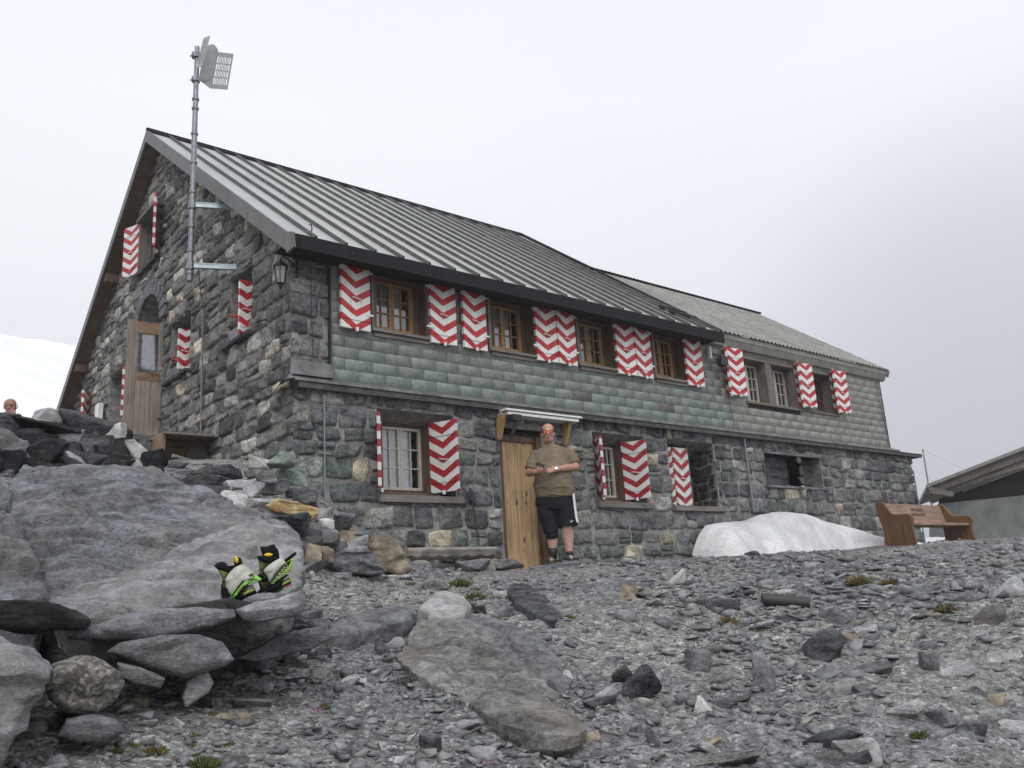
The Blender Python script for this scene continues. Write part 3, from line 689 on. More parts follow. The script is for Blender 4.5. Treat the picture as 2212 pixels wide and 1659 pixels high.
def window(name, x0, x1, z0, z1, y, frame, sash, cols=2, rows=3, leaves=2, label=None, jamb=None, curtain=(0, .6), fw=.035):
    wl = Vector(((x0+x1)/2, y, z0)); wn_ = bpy.data.objects.new(name, None); COL.objects.link(wn_); wn_.empty_display_size = .1
    wn_.parent = hut; wn_.location = wl-hut.location; wn_['wl'] = tuple(wl)
    if label: wn_['label'] = label
    def fin(b, nm, mt, bev=0):
        o = b.build(nm, mt, bevel=bev); o.parent = wn_; o.location = -wl; return o
    b = MB(); t = fw
    b.box(x0, x0+t, y-.02, y+.05, z0, z1); b.box(x1-t, x1, y-.02, y+.05, z0, z1); b.box(x0+t, x1-t, y-.02, y+.05, z0, z0+t); b.box(x0+t, x1-t, y-.02, y+.05, z1-t, z1); fin(b, 'frame', M[frame], .003)
    b = MB(); gb = MB(); lw = (x1-x0-2*t)/leaves
    for k in range(leaves):
        a, c = x0+t+k*lw+.002, x0+t+(k+1)*lw-.002; zz0, zz1 = z0+t+.002, z1-t-.002; s = .034
        b.box(a, a+s, y-.03, y+.015, zz0, zz1); b.box(c-s, c, y-.03, y+.015, zz0, zz1); b.box(a+s, c-s, y-.03, y+.015, zz0, zz0+s); b.box(a+s, c-s, y-.03, y+.015, zz1-s, zz1)
        for i in range(1, cols): xx = a+s+(c-a-2*s)*i/cols; b.box(xx-.007, xx+.007, y-.024, y+.008, zz0+s, zz1-s)
        for i in range(1, rows): q = zz0+s+(zz1-zz0-2*s)*i/rows; b.box(a+s, c-s, y-.022, y+.006, q-.007, q+.007)
        gb.quad((a+s, y, zz0+s), (c-s, y, zz0+s), (c-s, y, zz1-s), (a+s, y, zz1-s))
    fin(b, 'sash', M[sash]); fin(gb, 'pane', M['glass'])
    if curtain:
        b = MB(); W_ = x1-x0
        for (f0, f1) in ([curtain] if not isinstance(curtain, list) else curtain):
            n = 40; V = []
            for k in range(n+1): u = f0+(f1-f0)*k/n; V += [(x0+u*W_, y+.09+.012*math.sin(u*70), z0), (x0+u*W_, y+.09+.012*math.sin(u*70+1), z1)]
            b.add(V, [[2*k, 2*k+2, 2*k+3, 2*k+1] for k in range(n)])
        fin(b, 'curtain', M['curtain'])
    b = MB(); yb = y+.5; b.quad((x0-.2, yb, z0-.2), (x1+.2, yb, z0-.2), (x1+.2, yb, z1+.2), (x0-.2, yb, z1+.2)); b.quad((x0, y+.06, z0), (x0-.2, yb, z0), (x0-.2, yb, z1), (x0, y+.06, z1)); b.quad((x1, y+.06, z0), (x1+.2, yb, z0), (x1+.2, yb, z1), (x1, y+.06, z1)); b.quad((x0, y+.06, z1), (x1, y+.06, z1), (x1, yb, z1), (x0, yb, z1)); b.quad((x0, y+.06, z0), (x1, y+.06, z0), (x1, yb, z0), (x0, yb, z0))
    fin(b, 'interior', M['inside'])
    wn_['fin'] = 0
    return wn_, fin
YW = 9.19
def upper(x0, x1, sl_, sr, lab):
    wn_, fin = window('window', x0+.06, x1-.09, 3.44, 4.16, YW, 'wood_orange', 'wood_orange', label=lab, curtain=(0, .8))
    b = MB(); b.box(x0-.02, x0+.06, 8.97, YW-.02, 3.38, 4.2); b.box(x1-.02, x1+.0, 8.99, YW-.02, 3.38, 4.16); b.box(x1-.09, x1-.02, YW-.03, YW+.02, 3.38, 4.2); b.box(x0, x1, 8.97, YW-.02, 4.12, 4.2); fin(b, 'reveal', M['wood_brown'])
    b = MB(); b.box(x1-.012, x1+.045, 8.93, 8.99, 3.36, 4.22); fin(b, 'post', M['wood_grey'], .003); b = MB(); b.box(x0-.03, x0+.005, 8.93, 8.985, 3.36, 4.22); fin(b, 'post', M['wood_grey'], .003)
    b = MB(); b.box(x0-.04, x1+.08, 8.90, YW-.03, 3.345, 3.385); b.box(x0, x1+.03, 8.935, 8.97, 3.29, 3.34); fin(b, 'sill', M['wood_greyx'], .004)
    q_ = 8.905/9; sl_ = [(a*q_, c*q_) for a, c in sl_]; sr = [(a*q_, c*q_) for a, c in sr]
    for (a, c) in sl_: shutter(wn_, (c, 8.905), math.pi+rad(4) if a < x0 else 0, c-a, 3.345*.99, 4.22*.99, -1)
    for (a, c) in sr: shutter(wn_, (a, 8.905), -rad(3), c-a, 3.345*.99, 4.22*.99, 1)
    b = MB()
    for (a, c) in sr:
        for z in (3.52, 4.08): b = MB(); b.box(a-.07, a+.05, 8.872, 8.885, z-.012, z+.012); fin(b, 'hinge', M['white_paint'])
    for (a, c) in sl_:
        for z in (3.52, 4.08): b = MB(); b.box(c-.05, c+.03, 8.872, 8.885, z-.012, z+.012); fin(b, 'hinge', M['white_paint'])
    return wn_
upper(5.31, 6.14, [(4.86, 5.29)], [(6.20, 6.61)], 'upper window nearest the stone corner')
upper(7.17, 8.02, [(6.72, 7.14)], [(8.06, 8.455)], 'second upper window from the corner')
upper(8.87, 9.71, [(8.465, 8.86)], [(9.75, 10.155)], 'third upper window from the corner')
upper(10.59, 11.41, [(10.165, 10.57)], [(11.46, 11.87)], 'fourth upper window, last under the ribbed roof')
# extension windows
def ext_shutters(wn_, xs_):
    for (a, c) in xs_:
        a *= .986; c *= .986
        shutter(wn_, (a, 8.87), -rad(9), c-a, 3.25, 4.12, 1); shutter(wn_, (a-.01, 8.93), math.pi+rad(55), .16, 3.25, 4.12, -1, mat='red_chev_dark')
wn1, fin = window('window', 13.06, 13.76, 3.24, 4.02, YW, 'wood_grey', 'wood_white', leaves=2, label='left half of the grey framed double window on the extension', curtain=(0, .35))
b = MB(); b.box(13.0, 14.78, 8.92, YW-.02, 3.17, 3.215); b.box(13.74, 13.93, 8.96, YW, 3.21, 4.06); b.box(13.0, 14.8, 8.95, YW-.02, 4.02, 4.08); fin(b, 'sill', M['wood_grey'], .003)
ext_shutters(wn1, [(12.64, 13.03)])
wn2, fin = window('window', 13.94, 14.68, 3.24, 4.02, YW, 'wood_grey', 'wood_white', leaves=2, label='right half of the grey framed double window on the extension', curtain=(0, .3))
b = MB(); b.box(14.68, 14.78, 8.95, YW, 3.2, 4.06); fin(b, 'post', M['wood_grey'], .003)
wn3, fin = window('window', 15.34, 16.02, 3.26, 4.02, YW, 'wood_grey', 'wood_brown', leaves=2, label='narrow single window between shutters at the far end', curtain=None)
b = MB(); b.box(14.8, 16.1, 8.93, YW-.02, 3.18, 3.22); b.box(16.02, 16.1, 8.95, YW, 3.2, 4.06); b.box(15.3, 16.1, 8.95, YW-.02, 4.02, 4.08); fin(b, 'sill', M['wood_grey'], .003)
ext_shutters(wn3, [(14.92, 15.31), (16.2, 16.58)])
# lower windows
def lower(x0, x1, z0, z1, fx0, fx1, hl, hr, wsh, lab):
    wn_, fin = window('window', fx0, fx1, z0+.1, z1-.06, 9.3, 'wood_brown', 'wood_white', label=lab, curtain=(0, .8))
    b = MB(); b.box(x0-.02, x1+.08, 8.93, 9.3, z0-.06, z0+.03); fin(b, 'sill', M['wood_greyx'], .006)
    b = MB(); b.box(fx1, fx1+.13, 9.12, 9.32, z0+.03, z1); b.box(fx0-.12, fx0, 9.12, 9.32, z0+.03, z1); b.box(fx0-.1, fx1+.1, 9.2, 9.32, z1-.06, z1+.0); b.box(fx0-.02, fx1+.02, 9.22, 9.3, z0+.03, z0+.1); fin(b, 'reveal', M['wood_brown'])
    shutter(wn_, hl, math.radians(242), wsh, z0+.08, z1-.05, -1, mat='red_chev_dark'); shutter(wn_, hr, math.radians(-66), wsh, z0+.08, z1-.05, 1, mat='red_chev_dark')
lower(5.36, 6.50, 1.28, 2.32, 5.50, 6.20, (5.42, 9.1), (6.19, 9.1), .41, 'lower window nearest the corner, left of the door')
lower(9.05, 10.16, 1.28, 2.30, 9.22, 9.78, (9.16, 9.1), (9.76, 9.1), .40, 'lower window right of the door')
wn_, fin = window('window', 10.85, 11.45, 1.34, 2.27, 9.42, 'wood_brown', 'wood_white', label='half shuttered lower window in a deep stone recess', curtain=None)
b = MB(); b.box(10.72, 12.0, 8.93, 9.42, 1.20, 1.28); fin(b, 'sill', M['wood_greyx'], .006)
b = MB(); b.box(11.36, 11.41, 9.13, 9.42, 1.28, 2.3); fin(b, 'post', M['wood_grey'])
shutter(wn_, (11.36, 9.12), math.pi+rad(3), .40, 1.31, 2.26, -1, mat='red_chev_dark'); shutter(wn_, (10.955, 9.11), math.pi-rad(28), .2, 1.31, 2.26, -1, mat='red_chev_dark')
# door, canopy
b = MB(); nP = 5
for k in range(nP): b.box(7.36+k*.118, 7.36+(k+1)*.118-.003, 9.1, 9.135, .3, 2.12)
o = part('door', b, M['door_wood'], bevel=.002, label='honey coloured plank door behind the standing man')
b = MB(); b.box(7.29, 7.36, 9.07, 9.16, .3, 2.2); b.box(7.95, 8.03, 9.03, 9.16, .3, 2.2); b.box(7.36, 7.95, 9.07, 9.16, 2.12, 2.2); part('door_frame', b, M['wood_brown'], bevel=.003)
b = MB(); b.box(8.03, 8.12, 9.0, 9.14, .3, 2.28); part('door_jamb', b, M['wood_grey'])
b = MB(); b.box(7.36-.2, 7.40-.2, 9.0, 9.02, 1, 1.02); 
can = empty('canopy', (0, 0, 0)); can.parent = hut; can.location = -hut.location; can['label'] = 'white awning cassette over the door on two wooden brackets'
b = MB(); b.box(7.30-.1, 8.62, 8.74, 8.90, 2.472, 2.50); b.box(7.35-.1, 8.57, 8.76, 8.86, 2.42, 2.462); b.box(7.22, 8.6, 8.86, 8.97, 2.42, 2.47)
o = b.build('awning_cassette', M['white_paint'], bevel=.004); o.parent = can
b = MB()
for x in (7.20, 8.42):
    b.slab([(x, 8.99, 2.43), (x, 8.80, 2.43), (x, 8.93, 2.10), (x, 8.99, 2.10)], (.055, 0, 0)); br_ = b.build('bracket', M['bracket_wood'], bevel=.003); br_.parent = can; b = MB()
fl = MB(); fl.box(7.28, 7.44, 8.70, 8.80, 2.33, 2.42); fl.tube([(7.22, 8.9, 2.40), (7.3, 8.75, 2.38)], .015, 6); fl.tube([(7.36, 8.74, 2.3), (7.33, 8.76, 2.2), (7.31, 8.8, 2.12)], [.035, .028, .03], 8)
o = fl.build('floodlight', M['black'], bevel=.008); o.parent = can
b = MB(); b.ell((7.235, 8.86, 2.385), (.02, .02, .035)); o = b.build('lamp_bulb', M['white_paint'], smooth=True); o.parent = can
# floodlight by the extension
b = MB(); b.box(12.08, 12.28, 8.72, 8.82, 3.72, 3.86, mat=None); b.tube([(12.10, 8.94, 3.98), (12.2, 8.8, 3.9), (12.45, 8.82, 3.92), (12.5, 8.94, 4.0)], .012, 6); b.tube([(12.1, 8.8, 3.72), (12.2, 8.74, 3.66), (12.36, 8.78, 3.7), (12.42, 8.9, 3.85)], .012, 6)
part('floodlight', b, M['black'], bevel=.01, label='black floodlight under the eave beside the extension')
b = MB(); b.box(12.0, 12.06, 8.88, 8.95, 3.86, 4.08); part('junction_box', b, M['white_paint'], bevel=.01)
b = MB()
b.tube([(12.5, 8.94, 3.95), (12.42, 8.93, 3.5), (12.46, 8.93, 3.1), (12.5, 8.92, 2.72), (12.56, 8.86, 2.62)], .007, 5); part('cable', b, M['black']); b = MB()
b.tube([(17.85, 8.935, 4.1), (17.84, 8.935, 3.6), (17.9, 8.935, 3.2), (17.89, 8.935, 2.7)], .006, 5); part('cable', b, M['black']); b = MB()
b.tube([(4.42, 8.86, 4.0), (4.44, 8.9, 3.4), (4.46, 8.9, 2.9)], .006, 5)
part('cable', b, M['black'])
b = MB(); b.tube([(4.61, 8.93, 2.45), (4.61, 8.93, 1.0)], .011, 8); part('conduit', b, M['galv'], label='thin grey conduit on the wall by the corner')
b = MB(); b.tube([(12.75, 8.93, 2.5), (12.76, 8.93, 1.2)], .02, 8); part('downpipe', b, M['galv']); b = MB(); b.tube([(18.75, 8.9, 2.2), (18.72, 8.9, .6)], .014, 8); part('downpipe', b, M['galv']); b = MB(); b.tube([(4.2, 11.85, 4.35), (4.2, 11.8, 2.0)], .014, 6); b.tube([(3.8, 11.0, 4.75), (3.95, 11.3, 4.5), (4.2, 11.85, 4.35)], .008, 5)
part('downpipe', b, M['galv'])
b = MB(); b.tube([(4.15, 11.55, 4.62), (4.05, 10.95, 4.74)], .011, 6); part('wall_stick', b, M['bracket'])
# lantern on the corner
ln = empty('lantern'); ln.parent = hut; ln.location = Vector((4.06, 8.93, 3.86))-hut.location; ln['label'] = 'black iron wall lantern at the corner under the eave'
b = MB()
for k in range(6):
    a = k*math.pi/3; b.tube([(.05*math.cos(a), .05*math.sin(a), -.12), (.08*math.cos(a), .08*math.sin(a), .08)], .005, 5)
b.tube([(0, 0, .08), (0, 0, .10), (0, 0, .13), (0, 0, .16), (0, 0, .19)], [.098, .09, .05, .02, .006], 6); b.tube([(0, 0, -.20), (0, 0, -.16), (0, 0, -.13), (0, 0, -.12)], [.006, .022, .03, .056], 6)
b.tube([(.0, 0, .19), (.02, .02, .23), (.1, .02, .22), (.2, .03, .12)], .009, 6); b.box(.19, .22, .0, .06, .0, .2)
o = b.build('lantern_frame', M['iron']); o.parent = ln
b = MB(); b.tube([(0, 0, -.118), (0, 0, .078)], [.045, .074], 6, cap=False); o = b.build('lantern_glass', M['glass']); o.parent = ln
# gable openings
def gwin(name, y0, y1, z0, z1, depth=.3, lab=None, sill=True, glass=True):
    wn_ = bpy.data.objects.new(name, None); COL.objects.link(wn_); wn_.parent = hut; wl = Vector((4.28, (y0+y1)/2, z0)); wn_.location = wl-hut.location; wn_['wl'] = tuple(wl)
    if lab: wn_['label'] = lab
    def fin(b, nm, mt, bev=0): o = b.build(nm, mt, bevel=bev); o.parent = wn_; o.location = -wl; return o
    x1 = 4.28+depth; b = MB()
    b.quad((4.28, y0, z1), (4.28, y1, z1), (x1, y1, z1), (x1, y0, z1)); b.quad((4.28, y0, z0), (x1, y0, z0), (x1, y1, z0), (4.28, y1, z0)); b.quad((4.28, y0, z0), (4.28, y0, z1), (x1, y0, z1), (x1, y0, z0)); b.quad((4.28, y1, z0), (x1, y1, z0), (x1, y1, z1), (4.28, y1, z1)); fin(b, 'reveal', M['mortar'])
    if glass:
        b = MB(); t = .06
        for (a, c) in ((y0, y0+t), (y1-t, y1), ((y0+y1)/2-.025, (y0+y1)/2+.025)): b.box(x1-.06, x1, a, c, z0, z1)
        b.box(x1-.06, x1, y0, y1, z0, z0+t); b.box(x1-.06, x1, y0, y1, z1-t, z1); fin(b, 'frame', M['wood_brown'])
        b = MB(); b.quad((x1-.02, y0, z0), (x1-.02, y1, z0), (x1-.02, y1, z1), (x1-.02, y0, z1)); fin(b, 'pane', M['glass'])
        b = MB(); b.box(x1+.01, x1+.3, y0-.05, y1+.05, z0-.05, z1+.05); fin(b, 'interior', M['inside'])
    if sill: b = MB(); b.box(4.17, x1, y0-.1, y1+.1, z0-.06, z0-.005); fin(b, 'sill', M['r_dark'], .01)
    return wn_, fin
W1, fin = gwin('window', 14.25, 15.12, 6.02, 6.98, .16, 'small attic window high in the gable')
b = MB(); b.box(4.14, 4.3, 14.18, 15.2, 6.98, 7.05); b.box(4.18, 4.32, 15.1, 15.17, 6.0, 6.98); b.box(4.18, 4.32, 14.2, 14.27, 6.0, 6.98); fin(b, 'frame', M['wood_grey'])
shutter(W1, (4.2, 15.15), math.radians(112), .42, 6.02, 6.98, -1); shutter(W1, (4.2, 14.2), math.radians(249), .42, 6.02, 6.98, 1)
W2, fin2 = gwin('window', 12.58, 13.45, 3.62, 4.56, .45, 'gable window with a flower box beside the arched door')
shutter(W2, (4.32, 12.64), math.pi, .20, 3.63, 4.26, 1)
W3, fin3 = gwin('window', 10.26, 11.0, 3.56, 4.5, .45, 'gable window with a flower box nearest the corner')
shutter(W3, (4.32, 10.32), math.pi, .20, 3.53, 4.27, 1)
W4, f4 = gwin('window', 15.95, 16.9, 3.45, 4.5, .3, 'gable window half hidden behind the open door')
shutter(W4, (4.28, 15.95), math.radians(252), .4, 3.5, 4.4, 1)
W5, f5 = gwin('window', 18.3, 19.0, 3.4, 4.55, .3, 'last gable window above the drystone wall', glass=True)
shutter(W5, (4.28, 18.3), math.radians(236), .4, 3.4, 4.5, 1)
# arched doorway
b = MB(); y0, y1, zc = 13.88, 15.2, 4.78; n = 14
pts = [((y0+y1)/2+(y1-y0)/2*math.cos(math.pi*k/n), zc+.62*math.sin(math.pi*k/n)) for k in range(n+1)]
for k in range(n):      # spandrels fill between the arch and the square opening
    (a, za), (c, zc2) = pts[k], pts[k+1]
    b.quad((4.27, a, za), (4.27, c, zc2), (4.27, c, 5.42), (4.27, a, 5.42))
    b.quad((4.27, a, za), (4.75, a, za), (4.75, c, zc2), (4.27, c, zc2))
b.box(4.27, 4.75, y0-.0, y0+.012, 2.2, zc); b.box(4.27, 4.75, y1-.012, y1, 2.2, zc); part('arch', b, M['mortar'])
b = MB()
for k in range(13):
    a0, a1 = math.pi*k/13+.02, math.pi*(k+1)/13-.02; cy = (y0+y1)/2; P4 = []
    for (an, s) in ((a0, 1), (a1, 1), (a1, 1.42), (a0, 1.42)): P4.append((4.2, cy+.66*s*math.cos(an), zc+.62*s*math.sin(an)))
    b.slab(P4, (.07, 0, 0))
o = part('arch_stones', b, M['r_grey'], bevel=.012)
b = MB(); b.box(4.68, 4.72, y0, y1, 2.3, 5.4); part('doorway_back', b, M['wood_grey'])
b = MB(); L = .54   # open leaf, parallel to the front wall
hx, hy = 4.27, 13.86; ddx, ddy = -.985, .17
def dl(u, z, t=0): return (hx+ddx*u*L-ddy*t, hy+ddy*u*L+ddx*t, z)
def dbox(b_, u0, u1, z0, z1, t0, t1):
    V = [dl(u, z, t) for z in (z0, z1) for t in (t0, t1) for u in (u0, u1)]
    b_.add(V, [[0, 2, 3, 1], [4, 5, 7, 6], [0, 1, 5, 4], [2, 6, 7, 3], [0, 4, 6, 2], [1, 3, 7, 5]])
leaf = empty('door_leaf'); leaf.parent = hut; leaf.location = -hut.location; leaf['label'] = 'weathered dutch door standing open in front of the arch'
for (q, mt, nm) in (([(.72, 1, 2.83, 4.72, 0, .05), (0, .12, 3.75, 4.72, .0, .05)], 'door_old', 'stile'), ([(.12, .72, 4.50, 4.70, .002, .048), (0, .72, 3.72, 3.86, -.01, .05), (.05, .78, 3.64, 3.68, -.025, .0)], 'door_rail', 'rail')):
    for u in q: b = MB(); dbox(b, *u); o = b.build(nm, M[mt], bevel=.004); o.parent = leaf
b = MB()
for k in range(5): dbox(b, k*.144, k*.144+.14, 2.83, 3.72, .01, .045)
o = b.build('lower_panel', M['door_old']); o.parent = leaf
b = MB(); dbox(b, .12, .72, 3.86, 4.50, .02, .026); o = b.build('pane', M['glass']); o.parent = leaf
b = MB(); dbox(b, .80, .88, 4.02, 4.30, -.01, .0); b.tube([dl(.84, 4.2, -.03), dl(.64, 4.19, -.05)], .01, 6); o = b.build('handle', M['iron']); o.parent = leaf
b = MB(); b.tube([dl(.84, 4.2, -.03), dl(.7, 4.0, -.06), dl(.5, 3.88, -.05), (4.2, 13.7, 3.78), (4.15, 13.3, 3.7), (4.05, 12.9, 3.68)], .007, 5); o = b.build('chain', M['iron']); o.parent = leaf
b = MB(); b.box(3.6, 4.6, 13.7, 15.3, 2.4, 2.83); part('door_step', b, M['r_grey'], bevel=.02)
b = MB(); b.box(4.12, 4.2, 17.0, 17.25, 3.6, 4.05); part('reflection_box', b, M['white_paint'])  # white box added in place of a pale window reflection
# ------------------------------------------------------------------ antenna mast on the gable
MX = 3.74; mb, mt_ = onX(410, 607, MX), onX(425, 103, MX); MY = mb[1]
mast = empty('antenna_mast', (MX, MY, mb[2]), label='tall grey steel mast with a slotted antenna on top, bracketed to the gable', cat='antenna mast')
H = mt_[2]-mb[2]
b = MB(); b.tube([(0, 0, 0), (0, 0, H*.62), (0, 0, H)], [.038, .038, .033], 14); b.build('pole', M['galv'], mast, smooth=False)
b = MB()
for z in (.1, .42, .78, 1.3, 1.75, 2.2, 2.6, 2.75): b.tube([(0, 0, z), (0, 0, z+.03)], .05, 12)
b.build('collar', M['black'] if False else M['galv'], mast)
for z in (.22, onX(418, 440, MX)[2]-mb[2]):
    b = MB(); Rz_ = Matrix.Rotation(rad(-24), 4, 'Z'); b.box(.04, .60, -.03, .03, z-.035, z+.035, mat=Rz_); b.box(.04, .60, -.035, -.03, z+.02, z+.035, mat=Rz_); b.build('wall_bracket', M['bracket'], mast, bevel=.004)
    b = MB(); b.tube([(0, 0, z-.06), (0, 0, z+.06)], .056, 12); b.build('clamp', M['galv'], mast)
ar, au, ab = Vector(AR), Vector((0, 0, 1)), Vector((0, 0, 0))
ar = Vector((AR[0], AR[1], 0)).normalized(); aw = ar.cross(Vector((0, 0, 1)))   # ar: picture right, aw: toward viewer
aw = -Vector((math.sin(math.atan2(AR[1], AR[0])*0+YAW), math.cos(YAW), 0))
ant = empty('antenna_head'); ant.parent = mast
def apt(px, py, dep):  # a point near the mast top at a depth offset (m) from the mast
    R0 = math.hypot(MX, MY)+dep; p = atR(px, py, R0); return Vector(p)-Vector((MX, MY, mb[2]))
# radome box: hexagonal body
fr = [apt(*q) for q in ((428, 175, -.05), (441, 112, -.05), (445, 97, -.03), (462, 95, .0), (472, 108, .1), (458, 170, .1), (444, 178, .05))]
b = MB(); dv_ = Vector(apt(455, 140, .36))-Vector(apt(455, 140, 0)); b.slab([f_ for f_ in fr], dv_*.9); o = b.build('radome', M['ant'], ant, bevel=.02)
def grille(c0, cx, cy, n, rows, name):
    """slotted reflector plate: c0 corner, cx along width, cy along height"""
    b = MB(); W, Hh = cx.length, cy.length; ex, ey = cx.normalized(), cy.normalized(); ez = ex.cross(ey).normalized()*.006
    def bar(u0, u1, v0, v1):
        P = [c0+ex*u0*W+ey*v0*Hh, c0+ex*u1*W+ey*v0*Hh, c0+ex*u1*W+ey*v1*Hh, c0+ex*u0*W+ey*v1*Hh]; b.slab(P, ez)
    bar(0, 1, 0, .12); bar(0, 1, .88, 1); us = np.linspace(0, 1, n+1); vs = np.linspace(.12, .88, rows+1)
    bar(0, .10, .12, .88); bar(.9, 1, .12, .88)
    for k in range(1, n): u = .1+.8*k/n; bar(u-.022, u+.022, .12, .88)
    for v in vs[1:-1]:
        for k in range(n): bar(.1+.8*k/n+(.022 if k else 0), .1+.8*(k+1)/n-(.022 if k < n-1 else 0), v-.015, v+.015)
    o = b.build(name, M['ant'], ant); return o
c0 = apt(454, 191, .12); grille(c0, apt(491, 194, .30)-c0, apt(468, 112, .12)-c0, 9, 4, 'slotted_plate')
c0 = apt(424, 148, -.12); grille(c0, apt(438, 143, -.28)-c0, apt(440, 83, -.12)-c0, 8, 4, 'slotted_plate')
c0 = apt(440, 183, .1); b = MB(); b.slab([apt(434, 176, .02), apt(455, 192, .12), apt(459, 172, .12), apt(444, 165, .05)], ab+Vector((0, 0, .006))); b.build('bottom_plate', M['ant'], ant)
for yy in (121, 173):
    p = apt(423, yy, 0); b = MB(); b.tube([apt(411, yy, -.05), apt(430, yy-4, -.02)], .012, 6); b.tube([p-Vector((0, 0, .03)), p+Vector((0, 0, .04))], .06, 10); b.tube([apt(415, yy-5, -.05), apt(420, yy+4, -.02)], .012, 6); b.tube([p, apt(436, yy-3, .0)], .02, 6); b.build('clamp', M['galv'], mast)
# ------------------------------------------------------------------ rocks
def ico(level):
    bm = bmesh.new(); bmesh.ops.create_icosphere(bm, subdivisions=level, radius=1); V = np.array([v.co[:] for v in bm.verts]); F = np.array([[v.index for v in f.verts] for f in bm.faces]); bm.free(); return V, F
ICO = {k: ico(k) for k in (2, 3, 4, 5)}
def rockshape(seed, size, level=4, ncut=16, rough=1.0, blocky=.5):
    """angular block: convex hull of a few points, edges chipped, faces roughened"""
    rs = np.random.RandomState(seed); n = rs.randint(11, 17)
    p = rs.uniform(-1, 1, (n, 3)); p /= np.maximum(np.abs(p).max(1), .01)[:, None]**.75; p = p*rs.uniform(.82, 1.0, (n, 1))
    cor = np.array([[a, b_, c] for a in (-1, 1) for b_ in (-1, 1) for c in (-1, 1)], float)*rs.uniform(.52, .95, (8, 3)); p = np.r_[p, cor[rs.rand(8) > .72]]
    p = (p-(p.max(0)+p.min(0))/2)/((p.max(0)-p.min(0))/2)
    bm = bmesh.new()
    for q in p: bm.verts.new(q*np.array(size)/2)
    bmesh.ops.convex_hull(bm, input=bm.verts)
    for v in [v for v in bm.verts if not v.link_faces]: bm.verts.remove(v)
    bmesh.ops.dissolve_limit(bm, angle_limit=rad(9), verts=bm.verts, edges=bm.edges)
    bmesh.ops.bevel(bm, geom=bm.edges[:]+bm.verts[:], offset=min(size)*.045, segments=1, affect='EDGES', profile=.5, clamp_overlap=True)
    bmesh.ops.triangulate(bm, faces=bm.faces)
    tgt = {3: .24, 4: .12, 5: .06}.get(level, .2)*max(size)
    for it in range(6):
        le = [e for e in bm.edges if e.calc_length() > tgt]
        if not le: break
        bmesh.ops.subdivide_edges(bm, edges=le, cuts=1); bmesh.ops.triangulate(bm, faces=bm.faces)
    bm.normal_update(); bm.verts.ensure_lookup_table(); bm.verts.index_update()
    V = np.array([v.co[:] for v in bm.verts]); Nn = np.array([v.normal[:] for v in bm.verts]); F = np.array([[v.index for v in f.verts] for f in bm.faces]); bm.free()
    s = np.linalg.norm(size)/3; off = rs.uniform(0, 99, 3); P2 = V/s
    st = P2[:, 2]*8+fbm(P2*1.3+off, 2, 3)*1.6; k = np.floor(st); stp = hsh(k.astype(int), k.astype(int)*0, k.astype(int)*0, seed)-.5
    d = (.035*fbm(P2*1.6+off, 3, seed % 97)+.018*fbm(P2*6+off, 3, seed % 89)+.03*stp*(1-np.abs(Nn[:, 2])))*s*rough
    return V+Nn*d[:, None], F
def rock(name, x, y, wpx, hpx, mat, seed, R=None, tilt=0, depth=1.0, sink=.14, level=None, label=None, cat='rock', group=None, rough=1.0, yaw=0):
    """rock whose picture size is about wpx x hpx (full view pixels), resting on the ground under (x,y)"""
    if R is None: hit = ghit(x, y+hpx*.42); R = math.hypot(hit[0], hit[1])
    c = atR(x, y, R); D = np.linalg.norm(c); sc_ = D/FPX
    w_, h_ = wpx*sc_, hpx*sc_*1.1; dp = (w_*.5+h_*.5)*depth
    if level is None: level = 5 if wpx > 110 else 4 if wpx > 45 else 3
    P, F = rockshape(seed, (w_, dp, h_), level, rough=rough)
    a = math.atan2(c[0], c[1]); t = rad(-tilt)
    Rt = Matrix.Rotation(-a+yaw, 3, 'Z') @ Matrix.Rotation(-t, 3, 'Y')
    P = P @ np.array(Rt).T
    loc = (c[0], c[1], c[2]-h_*sink*.4)
    back = dp*.30; loc = (loc[0]+math.sin(a)*back, loc[1]+math.cos(a)*back, loc[2])
    o = npmesh(name, P, F, M[mat], smooth=True, loc=loc); o.data.set_sharp_from_angle(angle=rad(24))
    return tag(o, label, cat, group)
